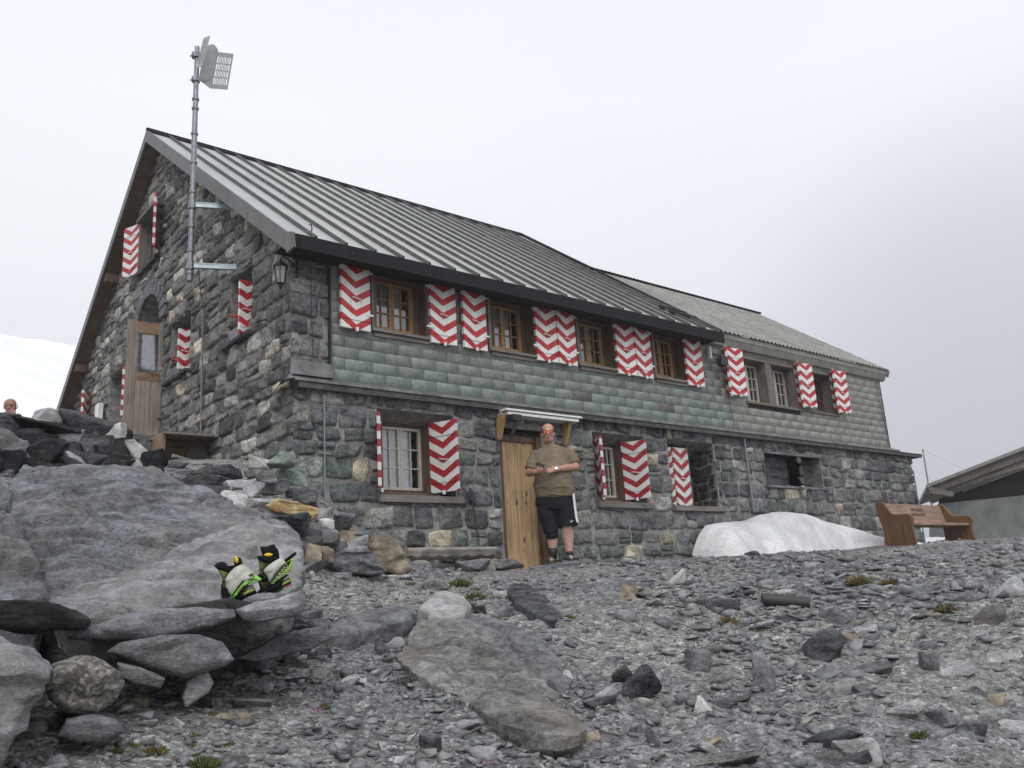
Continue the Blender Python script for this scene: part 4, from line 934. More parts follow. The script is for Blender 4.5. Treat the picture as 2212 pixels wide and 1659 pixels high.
def slabrock(name, poly, Rs, mat, seed, label, thick=.35, bulge=.10, n=150, m=46, nd=1.0, cat='boulder', tags=True, edge=.35):
    """boulder outlined by poly (view pixels) with distances Rs per vertex; star shaped closed mesh with real thickness"""
    P = np.array([atR(x, y, r) for (x, y), r in zip(poly, Rs)]); k = len(P)
    # boundary resampled, slightly rough
    seg = np.linalg.norm(np.roll(P, -1, 0)-P, axis=1); cum = np.r_[0, np.cumsum(seg)]; s = np.linspace(0, cum[-1], n, endpoint=False)
    Bd = np.array([np.interp(s, cum, np.r_[P[:, i], P[0, i]]) for i in range(3)]).T
    c = P.mean(0); c2 = Bd.mean(0); c = c2
    A = np.c_[P[:, 0]-c[0], P[:, 1]-c[1], P[:, 2]-c[2]]; u, sv, vt = np.linalg.svd(Bd-c, full_matrices=False); nrm = vt[2]
    if nrm @ c > 0: nrm = -nrm      # toward the camera
    sizem = math.sqrt(sv[0]*sv[1])/math.sqrt(n)*2
    t = np.linspace(0, 1, m); t = 1-(1-t)**1.35
    front = c+(Bd-c)[None]*t[:, None, None]; prof = (1-t**4)
    front = front+nrm*(bulge*np.sqrt(np.clip(1-t**7, 0, 1)))[:, None, None]
    tb = t[::-1][1:]; backv = c+(Bd-c)[None]*(tb)[:, None, None]*1.0-nrm*(thick*np.clip(1-tb**6, 0, 1)**.5)[:, None, None]
    V = np.concatenate([front, backv]).reshape(-1, 3); rows = len(t)+len(tb)
    I = np.arange(rows*n).reshape(rows, n); F = np.stack([I[:-1], np.roll(I, -1, 1)[:-1], np.roll(I, -1, 1)[1:], I[1:]], -1).reshape(-1, 4)
    # displacement
    ex = (Bd[0]-c)/np.linalg.norm(Bd[0]-c); q = V-c
    big = fbm(q*1.6+seed, 4, seed); mid = fbm(q*5+seed, 4, seed+1); fine = fbm(q*np.array([9, 9, 26])+seed, 3, seed+2)
    ax_ = np.array([.25, .35, .9]); st = (q @ ax_)*7+big*1.2; stp = (st-np.floor(st)); stp = np.minimum(stp*4, 1)-stp
    rid = 1-np.abs(fbm(q*2.3+7+seed, 4, seed+9)); rid = np.clip(rid-.82, 0, 1)
    d = nd*(.022*big+.012*mid+.009*fine+.034*stp-.2*rid)
    ed = np.concatenate([t, tb]); ef = np.repeat(1-.55*ed**6, n)
    ins = np.ones(len(V)); ins[len(t)*n:] = -1
    V = V+nrm[None]*(d*ef*ins)[:, None]
    rad_ = (Bd-c); rad_ = rad_/np.linalg.norm(rad_, axis=1)[:, None]
    V = V+np.tile(rad_, (rows, 1))*(nd*(.022*mid+.012*big+.012*fine)*np.repeat(ed**3, n))[:, None]
    loc = V.mean(0); o = npmesh(name, V-loc, F, M[mat], smooth=True, loc=loc); o.data.set_sharp_from_angle(angle=rad(38))
    return tag(o, label, cat)
def lin(poly, y0, r0, y1, r1, jx=0):   # distance linear in picture row
    return [r0+(r1-r0)*(y-y0)/(y1-y0)+jx*(x-poly[0][0]) for x, y in poly]
def lay(poly, k=.965):
    R = [math.hypot(*ghit(x, y)[:2])*k for x, y in poly]; A = np.c_[np.array(poly, float)/1000, np.ones(len(poly))]; c = np.linalg.lstsq(A, np.array(R), rcond=None)[0]; return list(np.minimum(A @ c, np.array(R)))
p = [(18,1060),(45,1014),(140,1006),(230,1010),(305,1010),(345,1026),(420,1058),(500,1088),(560,1118),(640,1152),(610,1175),(480,1180),(420,1205),(330,1250),(250,1285),(170,1305),(110,1300),(60,1290),(25,1200),(12,1120)]
slabrock('boulder', p, lin(p, 1006, 6.4, 1305, 4.0), 'r_blue', 21, 'largest pale grey boulder sloping up to the foot of the drystone wall', thick=.8, bulge=0.054, n=300, m=110, nd=1.5)
p = [(95,1303),(190,1272),(260,1245),(335,1215),(420,1172),(500,1146),(560,1136),(620,1148),(650,1178),(660,1215),(652,1265),(600,1292),(505,1312),(420,1318),(300,1345),(200,1348),(130,1335)]
slabrock('boulder', p, lin(p, 1136, 4.7, 1348, 3.35), 'r_pale', 33, 'pale sloping slab that the pair of boots stands on', thick=.28, bulge=0.032, n=280, m=100, nd=1.1)
p = [(-90,1060),(0,1048),(28,1075),(20,1130),(60,1210),(112,1290),(90,1335),(0,1325),(-90,1300)]
slabrock('boulder', p, lin(p, 1048, 5.2, 1330, 3.7), 'r_blue', 45, 'cracked pale boulder cut by the left edge, beside the largest one', thick=.8, bulge=0.060, n=200, m=60, nd=1.6)
p = [(140,1381),(190,1355),(260,1335),(340,1322),(430,1312),(502,1316),(512,1332),(470,1352),(400,1366),(300,1380),(210,1384)]
slabrock('slab', p, [3.2]*len(p), 'r_grey', 51, 'long thin grey slab jutting out under the boot boulder', thick=.5, bulge=0.036, n=180, m=40, nd=.45)
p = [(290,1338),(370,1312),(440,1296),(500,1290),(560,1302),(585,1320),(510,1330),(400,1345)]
slabrock('slab', p, [3.30]*len(p), 'r_black', 53, 'slab coloured black for the shaded gap between the boot slab and the long thin slab', thick=.4, bulge=.03, n=140, m=34, nd=.5)  # added slab, its black colour stands for the shadow in the gap
p = [(508,1318),(545,1298),(600,1290),(652,1276),(662,1300),(655,1330),(610,1340),(560,1348),(520,1340)]
slabrock('rock', p, [3.25]*len(p), 'r_pale', 55, 'pale block just below the boots', thick=.4, bulge=0.036, n=140, m=36, nd=.6, cat='rock')
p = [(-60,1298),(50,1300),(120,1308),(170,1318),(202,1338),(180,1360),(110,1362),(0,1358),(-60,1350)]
slabrock('slab', p, [3.05]*len(p), 'r_black', 57, 'slab coloured shadow dark at the left edge under the pale boulders', thick=.5, bulge=0.045, n=140, m=36, nd=.7)  # undercut shadow below the boulders is put into this slab's colour
p = [(-120,1360),(0,1378),(45,1395),(85,1422),(108,1455),(95,1500),(68,1540),(40,1590),(0,1640),(-120,1660)]
slabrock('boulder', p, [2.55]*len(p), 'r_pale', 59, 'rounded pale boulder in the bottom left corner', thick=.7, bulge=0.060, n=200, m=60, nd=1.0)
p = [(232,1408),(262,1388),(350,1376),(430,1370),(480,1388),(505,1424),(480,1440),(440,1450),(400,1462),(340,1448),(280,1428)]
slabrock('slab', p, [3.15]*len(p), 'r_grey', 61, 'broad grey brown slab under the long thin slab', thick=.4, bulge=0.041, n=170, m=40, nd=.5)
p = [(498,1425),(540,1405),(600,1378),(660,1360),(705,1352),(712,1380),(680,1400),(620,1418),(555,1432)]
slabrock('slab', p, [3.45]*len(p), 'r_grey', 63, 'long grey slab rising to the right below the boots', thick=.35, bulge=0.027, n=150, m=36, nd=.45)
p = [(100,1470),(125,1440),(165,1432),(200,1436),(250,1462),(260,1482),(235,1512),(200,1535),(150,1528),(112,1510)]
slabrock('rock', p, [2.85]*len(p), 'r_cong', 65, 'knobbly brown conglomerate rock full of pebbles', thick=.4, bulge=0.054, n=170, m=46, nd=.9, cat='rock')
p = [(250,1432),(300,1440),(358,1468),(348,1488),(295,1480),(255,1462)]
slabrock('slab', p, [3.0]*len(p), 'r_grey', 67, 'small tilted grey slab right of the conglomerate rock', thick=.25, bulge=0.023, n=110, m=30, nd=.35)
p = [(118,1590),(140,1555),(200,1545),(250,1560),(264,1578),(235,1600),(170,1606)]
slabrock('rock', p, [2.75]*len(p), 'r_grey', 69, 'low grey rock on the ground below the conglomerate rock', thick=.3, bulge=0.032, n=120, m=30, nd=.5, cat='rock')
p = [(388,1512),(398,1468),(425,1446),(450,1450),(462,1475),(450,1500),(420,1518),(400,1532)]
slabrock('rock', p, [3.2]*len(p), 'r_light', 71, 'light cracked rock standing on end below the slab stack', thick=.25, bulge=0.027, n=110, m=30, nd=.4, cat='rock')
p = [(698,1372),(725,1345),(790,1325),(850,1315),(890,1318),(902,1330),(880,1346),(820,1362),(770,1375),(715,1378)]
slabrock('slab', p, lay(p, .94), 'r_grey', 73, 'dark grey slab jutting over a hollow left of the quartz veined rock', thick=.3, bulge=0.027, n=170, m=40, nd=.5)
p = [(905,1322),(925,1302),(965,1285),(998,1295),(1014,1318),(1005,1336),(965,1342),(925,1338)]
slabrock('rock', p, lay(p, .97), 'r_light', 75, 'pale rock with white veins at the top of the big brown slab', thick=.35, bulge=0.045, n=130, m=36, nd=.6, cat='rock')
p = [(858,1425),(880,1375),(905,1338),(950,1340),(1010,1345),(1060,1372),(1110,1425),(1180,1470),(1225,1515),(1250,1548),(1266,1574),(1245,1594),(1180,1592),(1090,1568),(1000,1520),(930,1480),(885,1448)]
slabrock('boulder', p, lay(p, .974), 'r_brown', 77, 'big brownish slab lying on the slope in the middle of the foreground', thick=.16, bulge=0.011, n=280, m=90, nd=.8)
p = [(945,1345),(990,1332),(1060,1338),(1130,1362),(1180,1395),(1215,1435),(1235,1480),(1215,1510),(1150,1470),(1080,1430),(1010,1385)]
slabrock('boulder', p, lay(p, .985), 'r_grey', 79, 'blue grey slab lying behind the big brown slab', thick=.35, bulge=0.018, n=220, m=70, nd=.8)
p = [(1094,1278),(1108,1262),(1142,1264),(1180,1292),(1214,1332),(1196,1344),(1155,1330),(1112,1302)]
slabrock('slab', p, lay(p, .97), 'r_dark', 81, 'dark slab tilted down to the right on the rubble in front of the door', thick=.14, bulge=0.016, n=130, m=36, nd=.5)
p = [(702,1222),(722,1198),(750,1183),(792,1180),(812,1200),(836,1235),(800,1246),(740,1242)]
slabrock('rock', p, [7.3]*len(p), 'r_grey', 83, 'grey wedge shaped rock left of the log bench', thick=.5, bulge=0.054, n=130, m=36, nd=.7, cat='rock')
p = [(792,1180),(800,1158),(842,1155),(866,1185),(888,1230),(870,1242),(815,1225)]
slabrock('rock', p, [7.9]*len(p), 'r_tan', 85, 'tan rock leaning behind the wedge rock by the log bench', thick=.5, bulge=0.045, n=120, m=32, nd=.7, cat='rock')
p = [(570,1092),(600,1077),(645,1083),(684,1098),(690,1112),(672,1124),(640,1118),(590,1108)]
slabrock('rock', p, [7.2]*len(p), 'r_orange', 87, 'ochre yellow rock on the rubble by the hut corner', thick=.4, bulge=0.045, n=120, m=32, nd=.7, cat='rock')
# rubble at the hut corner
RUB = [(607,989,56,28,0,'r_green',8.3,'green tinged pale rock against the wall corner'),(563,1001,46,24,8,'r_white',8.3,'white streaked stone beside the corner rubble'),
 (526,1054,80,30,4,'r_light',7.6,'light slab shaped rock above the boot boulder'),(505,1084,54,42,0,'r_white',7.2,'white veined stone at the head of the rubble slope'),
 (563,1086,60,18,0,'r_light',7.5,'flat pale stone behind the ochre rock'),(526,1124,74,22,5,'r_grey',6.6,'low grey stone between ochre rock and boot boulder'),(612,1135,110,34,-6,'r_dark',6.8,'dark stone under the ochre rock'),
 (700,1111,38,22,0,'r_light',7.7,'small pale stone right of the ochre rock'),(705,1131,30,22,0,'r_white',7.6,'small white stone stacked below the pale one'),(738,1133,58,40,5,'r_grey',7.9,'grey stone leaning on the wall right of the conduit'),
 (668,1158,56,38,0,'r_grey',7.1,'rounded grey stone on the rubble slope'),(710,1158,44,28,5,'r_grey',7.4,None),(769,1171,48,24,0,'r_light',7.7,'pale stone above the wedge rock'),(790,1155,56,16,-8,'r_grey',7.9,'thin grey flake on the rubble under the window'),
 (673,1196,38,38,0,'r_tan',6.9,'tan block beside the boot boulder'),(703,1198,32,30,0,'r_tan',7.1,'smaller tan block next to the wedge rock'),(682,1224,50,24,3,'r_grey',6.7,'grey stone at the end of the boot boulder'),
 (735,1243,44,12,0,'r_grey',None,None),(803,1248,44,9,0,'r_light',None,None),(860,1246,60,9,0,'r_light',None,None),(648,1105,40,22,0,'r_grey',7.6,None),(640,1060,40,20,0,'r_grey',8.3,None),(575,1030,40,24,0,'r_grey',8.1,None),(545,1020,34,18,0,'r_grey',8.2,None),
 (470,1020,90,26,0,'r_dark',8.5,'long dark step stone behind the boulders'),(400,1022,100,24,2,'r_dark',8.6,'dark flat step stone by the wooden trough'),(440,1040,110,22,0,'r_dark',8.0,'lower dark step stone'),(470,1064,90,26,6,'r_dark',7.6,None),(370,1008,60,20,0,'r_dark',9.0,None),(590,1050,60,24,0,'r_grey',8.2,None),
 (630,1030,60,40,0,'r_green',8.6,None),(660,1070,50,30,0,'r_grey',8.2,None),(720,1180,60,30,0,'r_grey',7.5,None),(755,1160,40,24,0,'r_tan',7.9,None),(495,1050,26,16,0,'r_light',7.7,None),(590,1108,50,18,0,'r_grey',7.2,None),(640,1185,34,26,0,'r_grey',6.8,None),
 (1022,1220,70,18,0,'r_grey',8.3,'flat grey stone in front of the log bench'),(1090,1217,78,18,0,'r_grey',8.35,'flat grey stone at the foot of the plank door'),(1205,1222,120,14,0,'r_grey',8.15,'long flat step stone under the standing man'),(1310,1222,70,12,0,'r_green',8.7,None),(1400,1222,60,12,0,'r_grey',8.7,None),(960,1228,50,14,0,'r_green',8.6,None)]
for i, (x, y, w0, h0, tl, mt0, R0, lb) in enumerate(RUB):
    if R0 and R0 > 8.1 and x > 900: R0 = math.hypot(*(onY(x, y, R0)[:2]))
    rock('rock', x, y, w0*1.12, h0*1.2, mt0, 200+i, R0, tl, label=lb or 'loose stone in the rubble by the hut wall', group=None if lb else 'loose stones in the rubble by the hut', sink=.1)
# drystone wall
DW = [(18,922,46,40,'r_dark','left end'),(92,930,112,28,'r_dark','long'),(113,908,62,30,'r_light','pale capping'),(196,918,106,32,'r_dark','long capping'),(172,934,52,12,'r_dark',''),(193,944,78,18,'r_dark',''),(219,939,34,26,'r_dark',''),(250,942,34,36,'r_white','white end'),
 (21,960,50,38,'r_grey',''),(36,973,56,34,'r_grey',''),(83,959,62,28,'r_dark',''),(147,951,58,25,'r_grey',''),(205,966,64,36,'r_dark',''),(254,970,38,28,'r_dark',''),(83,988,84,40,'r_dark',''),(147,976,52,24,'r_dark',''),(153,995,56,22,'r_light','pale bottom'),
 (196,982,40,24,'r_dark',''),(199,998,54,24,'r_dark',''),(246,992,56,36,'r_dark',''),(20,1008,46,40,'r_dark',''),(278,974,30,28,'r_dark',''),(299,981,46,34,'r_white','white right'),(291,1004,36,22,'r_light','pale low'),(250,1010,62,14,'r_dark',''),(8,1043,34,30,'r_grey',''),(55,1010,50,20,'r_dark',''),(120,1008,60,12,'r_dark',''),(60,945,50,20,'r_dark',''),(120,968,30,20,'r_dark',''),(-30,960,60,60,'r_dark',''),(-30,1010,60,50,'r_dark',''),(330,1000,50,30,'r_dark',''),(225,962,30,20,'r_dark',''),(320,1018,60,22,'r_dark','')]
DL = {'left end':'dark stone at the left end of the drystone wall below the far person','long':'long dark stone in the top course of the drystone wall','pale capping':'pale pointed capping stone on top of the drystone wall','long capping':'long dark capping stone near the open door','white end':'white stone near the right end of the drystone wall','pale bottom':'pale stone in the bottom course of the drystone wall','white right':'white block where the drystone wall ends by the trough','pale low':'pale stone low at the right end of the drystone wall'}
for i, (x, y, w0, h0, mt0, k) in enumerate(DW):
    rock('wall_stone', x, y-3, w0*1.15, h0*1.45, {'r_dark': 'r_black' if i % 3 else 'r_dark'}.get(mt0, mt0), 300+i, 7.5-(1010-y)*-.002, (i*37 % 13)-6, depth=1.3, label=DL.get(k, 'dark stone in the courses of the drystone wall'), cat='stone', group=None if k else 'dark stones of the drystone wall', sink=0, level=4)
for i, (x, y, w0, h0, mt0, k) in enumerate(DW[1:26]):
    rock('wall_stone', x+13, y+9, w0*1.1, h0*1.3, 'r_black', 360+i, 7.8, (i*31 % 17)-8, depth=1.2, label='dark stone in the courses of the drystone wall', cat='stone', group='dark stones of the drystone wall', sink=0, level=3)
# rocks on the scree slope
SR = [(1357,1277,42,44,0,'r_tan','tan block on the scree below the snow patch'),(1464,1253,52,30,-35,'r_white','white streaked flake below the snow patch'),(1562,1307,64,36,5,'r_dark','dark lump left of the black pipe'),(1520,1300,30,16,0,'r_dark',None),
 (1692,1279,42,15,-6,'r_light','light flat stone just above the black pipe'),(1645,1345,44,28,-35,'r_light','light stone tilted below the black pipe'),(1690,1336,56,18,-6,'r_dark','dark flake below the black pipe'),(1615,1380,46,11,-8,'r_light',None),
 (1392,1400,36,26,0,'r_light','light cube shaped stone in the middle of the scree'),(1508,1427,52,58,0,'r_grey','round topped grey flake standing in the scree'),(1448,1406,24,14,0,'r_light',None),(1650,1458,46,92,8,'r_grey','tall upright grey flake'),
 (1768,1402,110,62,-38,'r_dark','big dark rock tilted down to the right on the right slope'),(1776,1458,72,28,-24,'r_grey','grey slab under the big dark rock'),(1826,1484,40,38,0,'r_light','light block below the big dark rock'),(1858,1490,30,26,0,'r_grey',None),
 (1562,1515,62,36,-20,'r_grey','dark grey slab half sunk in the lower scree'),(1512,1526,36,46,-30,'r_white','bright white stone in the lower scree'),(1376,1488,100,62,-38,'r_dark','dark slab tilted down to the right beside the brown slab'),(1382,1538,44,30,0,'r_grey','grey block below the dark tilted slab'),
 (1312,1500,66,28,-24,'r_light','light slab resting on a grey stone'),(1296,1522,66,40,-5,'r_grey','grey stone under the light slab'),(1408,1590,20,50,-20,'r_grey',None),(1528,1618,28,28,0,'r_light',None),(1462,1584,36,10,0,'r_light',None),
 (1800,1598,105,40,-18,'r_dark','long dark slab at the bottom right'),(1560,1645,130,36,0,'r_brown','brown rock cut by the bottom edge'),(1850,1622,80,44,0,'r_light','light grey block at the bottom right'),(1786,1634,40,26,0,'r_grey',None),
 (1800,1335,60,36,0,'r_grey','angular grey rock right of the pipe'),(1840,1338,26,32,0,'r_grey',None),(1862,1360,60,16,-8,'r_light','light flat slab right of the pipe'),(1824,1380,50,30,-20,'r_tan','pale tan stone on the right slope'),
 (2174,1273,62,38,-25,'r_light','light tilted block near the right edge'),(2132,1334,70,34,-30,'r_grey','long grey slab near the right edge'),(2066,1340,54,12,2,'r_light','thin light slab near the right edge'),(1992,1283,46,26,-10,'r_grey',None),
 (2006,1430,34,48,5,'r_grey','upright grey flake on the right slope'),(2070,1448,56,26,-15,'r_light','light wedge on the right slope'),(2170,1418,60,26,-12,'r_white','white veined rock at the right edge'),(2092,1490,48,24,-15,'r_light',None),
 (1946,1538,74,34,-24,'r_light','light slab low on the right slope'),(2036,1552,46,46,-20,'r_grey',None),(2098,1574,54,28,0,'r_dark',None),(2152,1512,30,24,0,'r_tan',None),(2130,1540,34,20,0,'r_light',None),(1886,1444,64,30,-10,'r_grey',None),(1936,1300,44,20,-20,'r_grey',None),
 (2076,1292,42,22,-15,'r_grey',None),(2122,1368,34,10,-10,'r_light',None),(2185,1348,34,12,-20,'r_light',None),(2150,1250,30,18,0,'r_grey',None),(2190,1570,46,26,0,'r_light',None),
 (938,1264,58,22,-8,'r_grey','dark grey rock near the grass tuft before the bench'),(1088,1322,42,26,0,'r_grey',None),(1034,1318,34,24,0,'r_dark',None),(1082,1284,36,20,0,'r_white','white and pink stone beside the dark tilted slab'),(1205,1365,24,18,0,'r_light',None),(1290,1374,18,12,-30,'r_white',None),(1273,1410,30,18,-25,'r_light',None),
 (1222,1458,26,24,0,'r_white','small white stone right of the brown slab'),(1250,1466,16,16,0,'r_light',None),(1344,1462,44,40,-30,'r_dark',None),(999,1572,70,26,0,'r_light','pale flat stone under the brown slab'),(929,1608,42,40,0,'r_dark','dark blue stone below the brown slab'),(1048,1627,48,48,-20,'r_light','light wedge near the bottom centre'),
 (837,1615,38,18,20,'r_light',None),(874,1474,28,38,0,'r_grey',None),(779,1474,24,18,0,'r_light','small white stone left of the brown slab'),(754,1468,42,24,0,'r_light',None),(857,1388,32,26,-40,'r_light','wedge shaped light stone left of the brown slab'),(740,1636,36,30,0,'r_dark',None),(862,1645,38,20,0,'r_light',None),
 (1122,1598,30,14,0,'r_light',None),(1272,1593,44,22,-10,'r_tan','tan stone at the lower tip of the brown slab'),(825,1397,30,44,0,'r_dark',None),(700,1412,34,30,0,'r_dark',None),(690,1455,34,34,0,'r_grey',None),
 (560,1483,52,18,6,'r_light','light blue grey flat stone at the lower left'),(545,1522,74,24,4,'r_grey','flat blue grey stone at the lower left'),(496,1547,64,16,6,'r_tan','tan flat stone at the lower left'),(514,1563,54,20,8,'r_grey',None),(441,1520,28,32,0,'r_dark',None),(301,1519,32,22,0,'r_tan','small tan stone below the slab stack'),(294,1541,44,14,-8,'r_grey',None),
 (382,1563,24,24,25,'r_light','light tilted chip near the bottom left'),(321,1596,22,18,0,'r_white','small white stone near the bottom left'),(505,1642,56,24,0,'r_grey',None),(220,1636,22,12,0,'r_white',None),(116,1656,46,12,0,'r_light',None),(640,1434,62,22,28,'r_dark','dark flake tilted up under the rising slab'),
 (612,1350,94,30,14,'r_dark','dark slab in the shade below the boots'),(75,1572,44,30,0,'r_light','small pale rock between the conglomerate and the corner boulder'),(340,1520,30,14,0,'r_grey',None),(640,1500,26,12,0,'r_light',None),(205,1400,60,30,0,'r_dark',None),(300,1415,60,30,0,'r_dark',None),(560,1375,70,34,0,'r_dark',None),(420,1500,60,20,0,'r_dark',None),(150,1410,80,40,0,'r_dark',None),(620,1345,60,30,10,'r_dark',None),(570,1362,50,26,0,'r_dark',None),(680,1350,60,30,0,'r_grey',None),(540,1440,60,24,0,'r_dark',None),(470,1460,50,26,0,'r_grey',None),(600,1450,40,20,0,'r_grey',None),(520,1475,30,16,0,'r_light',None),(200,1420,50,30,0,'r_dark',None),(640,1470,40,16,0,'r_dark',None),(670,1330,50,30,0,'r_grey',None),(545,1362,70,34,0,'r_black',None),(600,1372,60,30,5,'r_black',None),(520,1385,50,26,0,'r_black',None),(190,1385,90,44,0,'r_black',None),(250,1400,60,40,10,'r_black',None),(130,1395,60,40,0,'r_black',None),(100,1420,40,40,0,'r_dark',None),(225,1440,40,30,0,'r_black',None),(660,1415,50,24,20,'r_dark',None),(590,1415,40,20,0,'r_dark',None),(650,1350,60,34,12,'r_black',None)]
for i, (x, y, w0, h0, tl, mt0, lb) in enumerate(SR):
    rock('rock', x, y, w0*1.1, h0*.95, mt0, 500+i+(700 if i in (0, 3) else 0), None, tl, label=lb or {'r_light': 'light limestone stone lying loose on the scree', 'r_grey': 'grey slate stone lying loose on the scree', 'r_dark': 'dark slate stone lying loose on the scree', 'r_tan': 'tan stone lying loose on the scree', 'r_black': 'stone coloured shade black lying loose under the slabs', 'r_white': 'white quartz stone lying loose on the scree'}[mt0], group=None if lb else 'loose stones on the scree slope', sink=.3, level=4 if w0 > 40 else 3, depth=.9)  # r_black rubble carries the shade of the gaps in its colour
# scattered mid size stones (individuals)
rs = np.random.RandomState(77); k = 0
while k < 115:
    a = rad(rs.uniform(6, 74)); R0 = math.exp(rs.uniform(math.log(3.2), math.log(10.5))); x, y = R0*math.sin(a), R0*math.cos(a)
    if y > 8.3 or (a < rad(28) and R0 > 3.6) or (a < rad(22) and R0 < 4 and R0 > 3.0): continue
    if a < rad(40) and rs.rand() < .55: continue
    s = rs.uniform(.035, .085)*(R0/5)**.35; mt0 = rs.choice(['r_grey', 'r_light', 'r_dark', 'r_grey', 'r_grey', 'r_tan'], p=[.3, .25, .1, .15, .15, .05])
    P, F = rockshape(900+k, (s*rs.uniform(1, 1.7), s*rs.uniform(.7, 1.1), s*rs.uniform(.25, .6)), 3)
    o = npmesh('rock', P, F, M[mt0], smooth=True, loc=(x, y, gz([x], [y])[0]+s*.03)); o.data.set_sharp_from_angle(angle=rad(24)); o.rotation_euler = (rs.uniform(-.35, .35), rs.uniform(-.35, .35), rs.uniform(0, 6))
    tag(o, {'r_light': 'light limestone stone lying loose on the scree', 'r_grey': 'grey slate stone lying loose on the scree', 'r_dark': 'dark slate stone lying loose on the scree', 'r_tan': 'tan stone lying loose on the scree'}[mt0], 'rock', 'loose stones on the scree slope'); k += 1
# scree chips: one mass
PT = [ghit(x, y) for x, y in ((1300, 1235), (1330, 1330), (1400, 1440), (1490, 1560), (1520, 1655))]
def chips(n, seed, rmin, rmax, smin, smax, a0, a1, name, dens=None):
    rs = np.random.RandomState(seed); T = []
    for k in range(24):
        pts = rs.normal(size=(9, 3)); pts /= np.linalg.norm(pts, axis=1)[:, None]; pts *= rs.uniform(.75, 1, (9, 1)); pts *= np.array([1, rs.uniform(.55, .9), rs.uniform(.18, .5)])
        bm = bmesh.new()
        for q in pts: bm.verts.new(q)
        bmesh.ops.convex_hull(bm, input=bm.verts); bmesh.ops.triangulate(bm, faces=bm.faces)
        bm.verts.ensure_lookup_table(); vs = [v for v in bm.verts if v.link_faces]; idx = {v: i for i, v in enumerate(vs)}
        T.append((np.array([v.co[:] for v in vs]), np.array([[idx[v] for v in f.verts] for f in bm.faces]))); bm.free()
    a = np.radians(rs.uniform(a0, a1, n)); R0 = np.exp(rs.uniform(math.log(rmin), math.log(rmax), n)); X, Y = R0*np.sin(a), R0*np.cos(a)
    keep = (Y < 8.93); pn = fbm(np.c_[X*.9, Y*.9, X*0], 3, 31); keep &= (pn+rs.uniform(-.5, .9, n) > -.15); dp_ = np.min([np.hypot(X-(PT[i][0]*(1-f)+PT[i+1][0]*f), Y-(PT[i][1]*(1-f)+PT[i+1][1]*f)) for i in range(len(PT)-1) for f in (0, .25, .5, .75, 1)], 0); keep &= (dp_ > .32*np.clip(R0/5, .8, 1.6)) | (rs.rand(n) < .3)
    X, Y, R0, pn = X[keep], Y[keep], R0[keep], pn[keep]; n = len(X); Z = gz(X, Y)
    s = smin*(smax/smin)**(rs.rand(n)**3.4)*np.clip((R0/5), .7, 1.8)**.5
    pal = np.array([(.175, .18, .187), (.215, .219, .224), (.135, .139, .147), (.27, .275, .28), (.36, .355, .345), (.225, .213, .193), (.19, .2, .213)]); ci = rs.choice(7, n, p=[.34, .22, .22, .1, .02, .04, .06]); C0 = pal[ci]*rs.uniform(.8, 1.25, (n, 1))
    yaw = rs.uniform(0, 6.28, n); tx = rs.normal(0, .22, n); ty = rs.normal(0, .22, n); Vs, Fs, Cs = [], [], []; off = 0; ti = rs.randint(0, 24, n)
    for k in range(24):
        m_ = ti == k; V0, F0 = T[k]; nm = m_.sum()
        if nm == 0: continue
        v = V0[None]*s[m_][:, None, None]/2; cz, sz = np.cos(yaw[m_])[:, None], np.sin(yaw[m_])[:, None]
        x_, y_, z_ = v[..., 0], v[..., 1], v[..., 2]
        x2 = x_*np.cos(ty[m_])[:, None]+z_*np.sin(ty[m_])[:, None]; z2 = -x_*np.sin(ty[m_])[:, None]+z_*np.cos(ty[m_])[:, None]
        y2 = y_*np.cos(tx[m_])[:, None]-z2*np.sin(tx[m_])[:, None]; z3 = y_*np.sin(tx[m_])[:, None]+z2*np.cos(tx[m_])[:, None]
        xr, yr = x2*cz-y2*sz, x2*sz+y2*cz
        Vs.append(np.stack([xr+X[m_][:, None], yr+Y[m_][:, None], z3+Z[m_][:, None]+s[m_][:, None]*.05], -1).reshape(-1, 3))
        Fs.append((F0[None]+(np.arange(nm)*len(V0))[:, None, None]).reshape(-1, 3)+off); off += nm*len(V0); Cs.append(np.repeat(C0[m_], len(V0), 0))
    o = npmesh(name, np.concatenate(Vs), np.concatenate(Fs), M['scree'], col=np.concatenate(Cs)); return tag(o, 'broken slate chips and gravel covering the slope', 'scree', kind='stuff')
chips(80000, 5, 2.5, 14, .009, .12, 2, 76, 'scree')
o = chips(6500, 15, 3.6, 12.5, .045, .22, 46, 76, 'slate_flakes'); o['label'] = 'larger flat slate flakes piled over the right part of the slope'
o = chips(1500, 25, 2.9, 6.5, .03, .15, 8, 44, 'slate_flakes'); o['label'] = 'flat slate flakes around the slabs in the foreground'

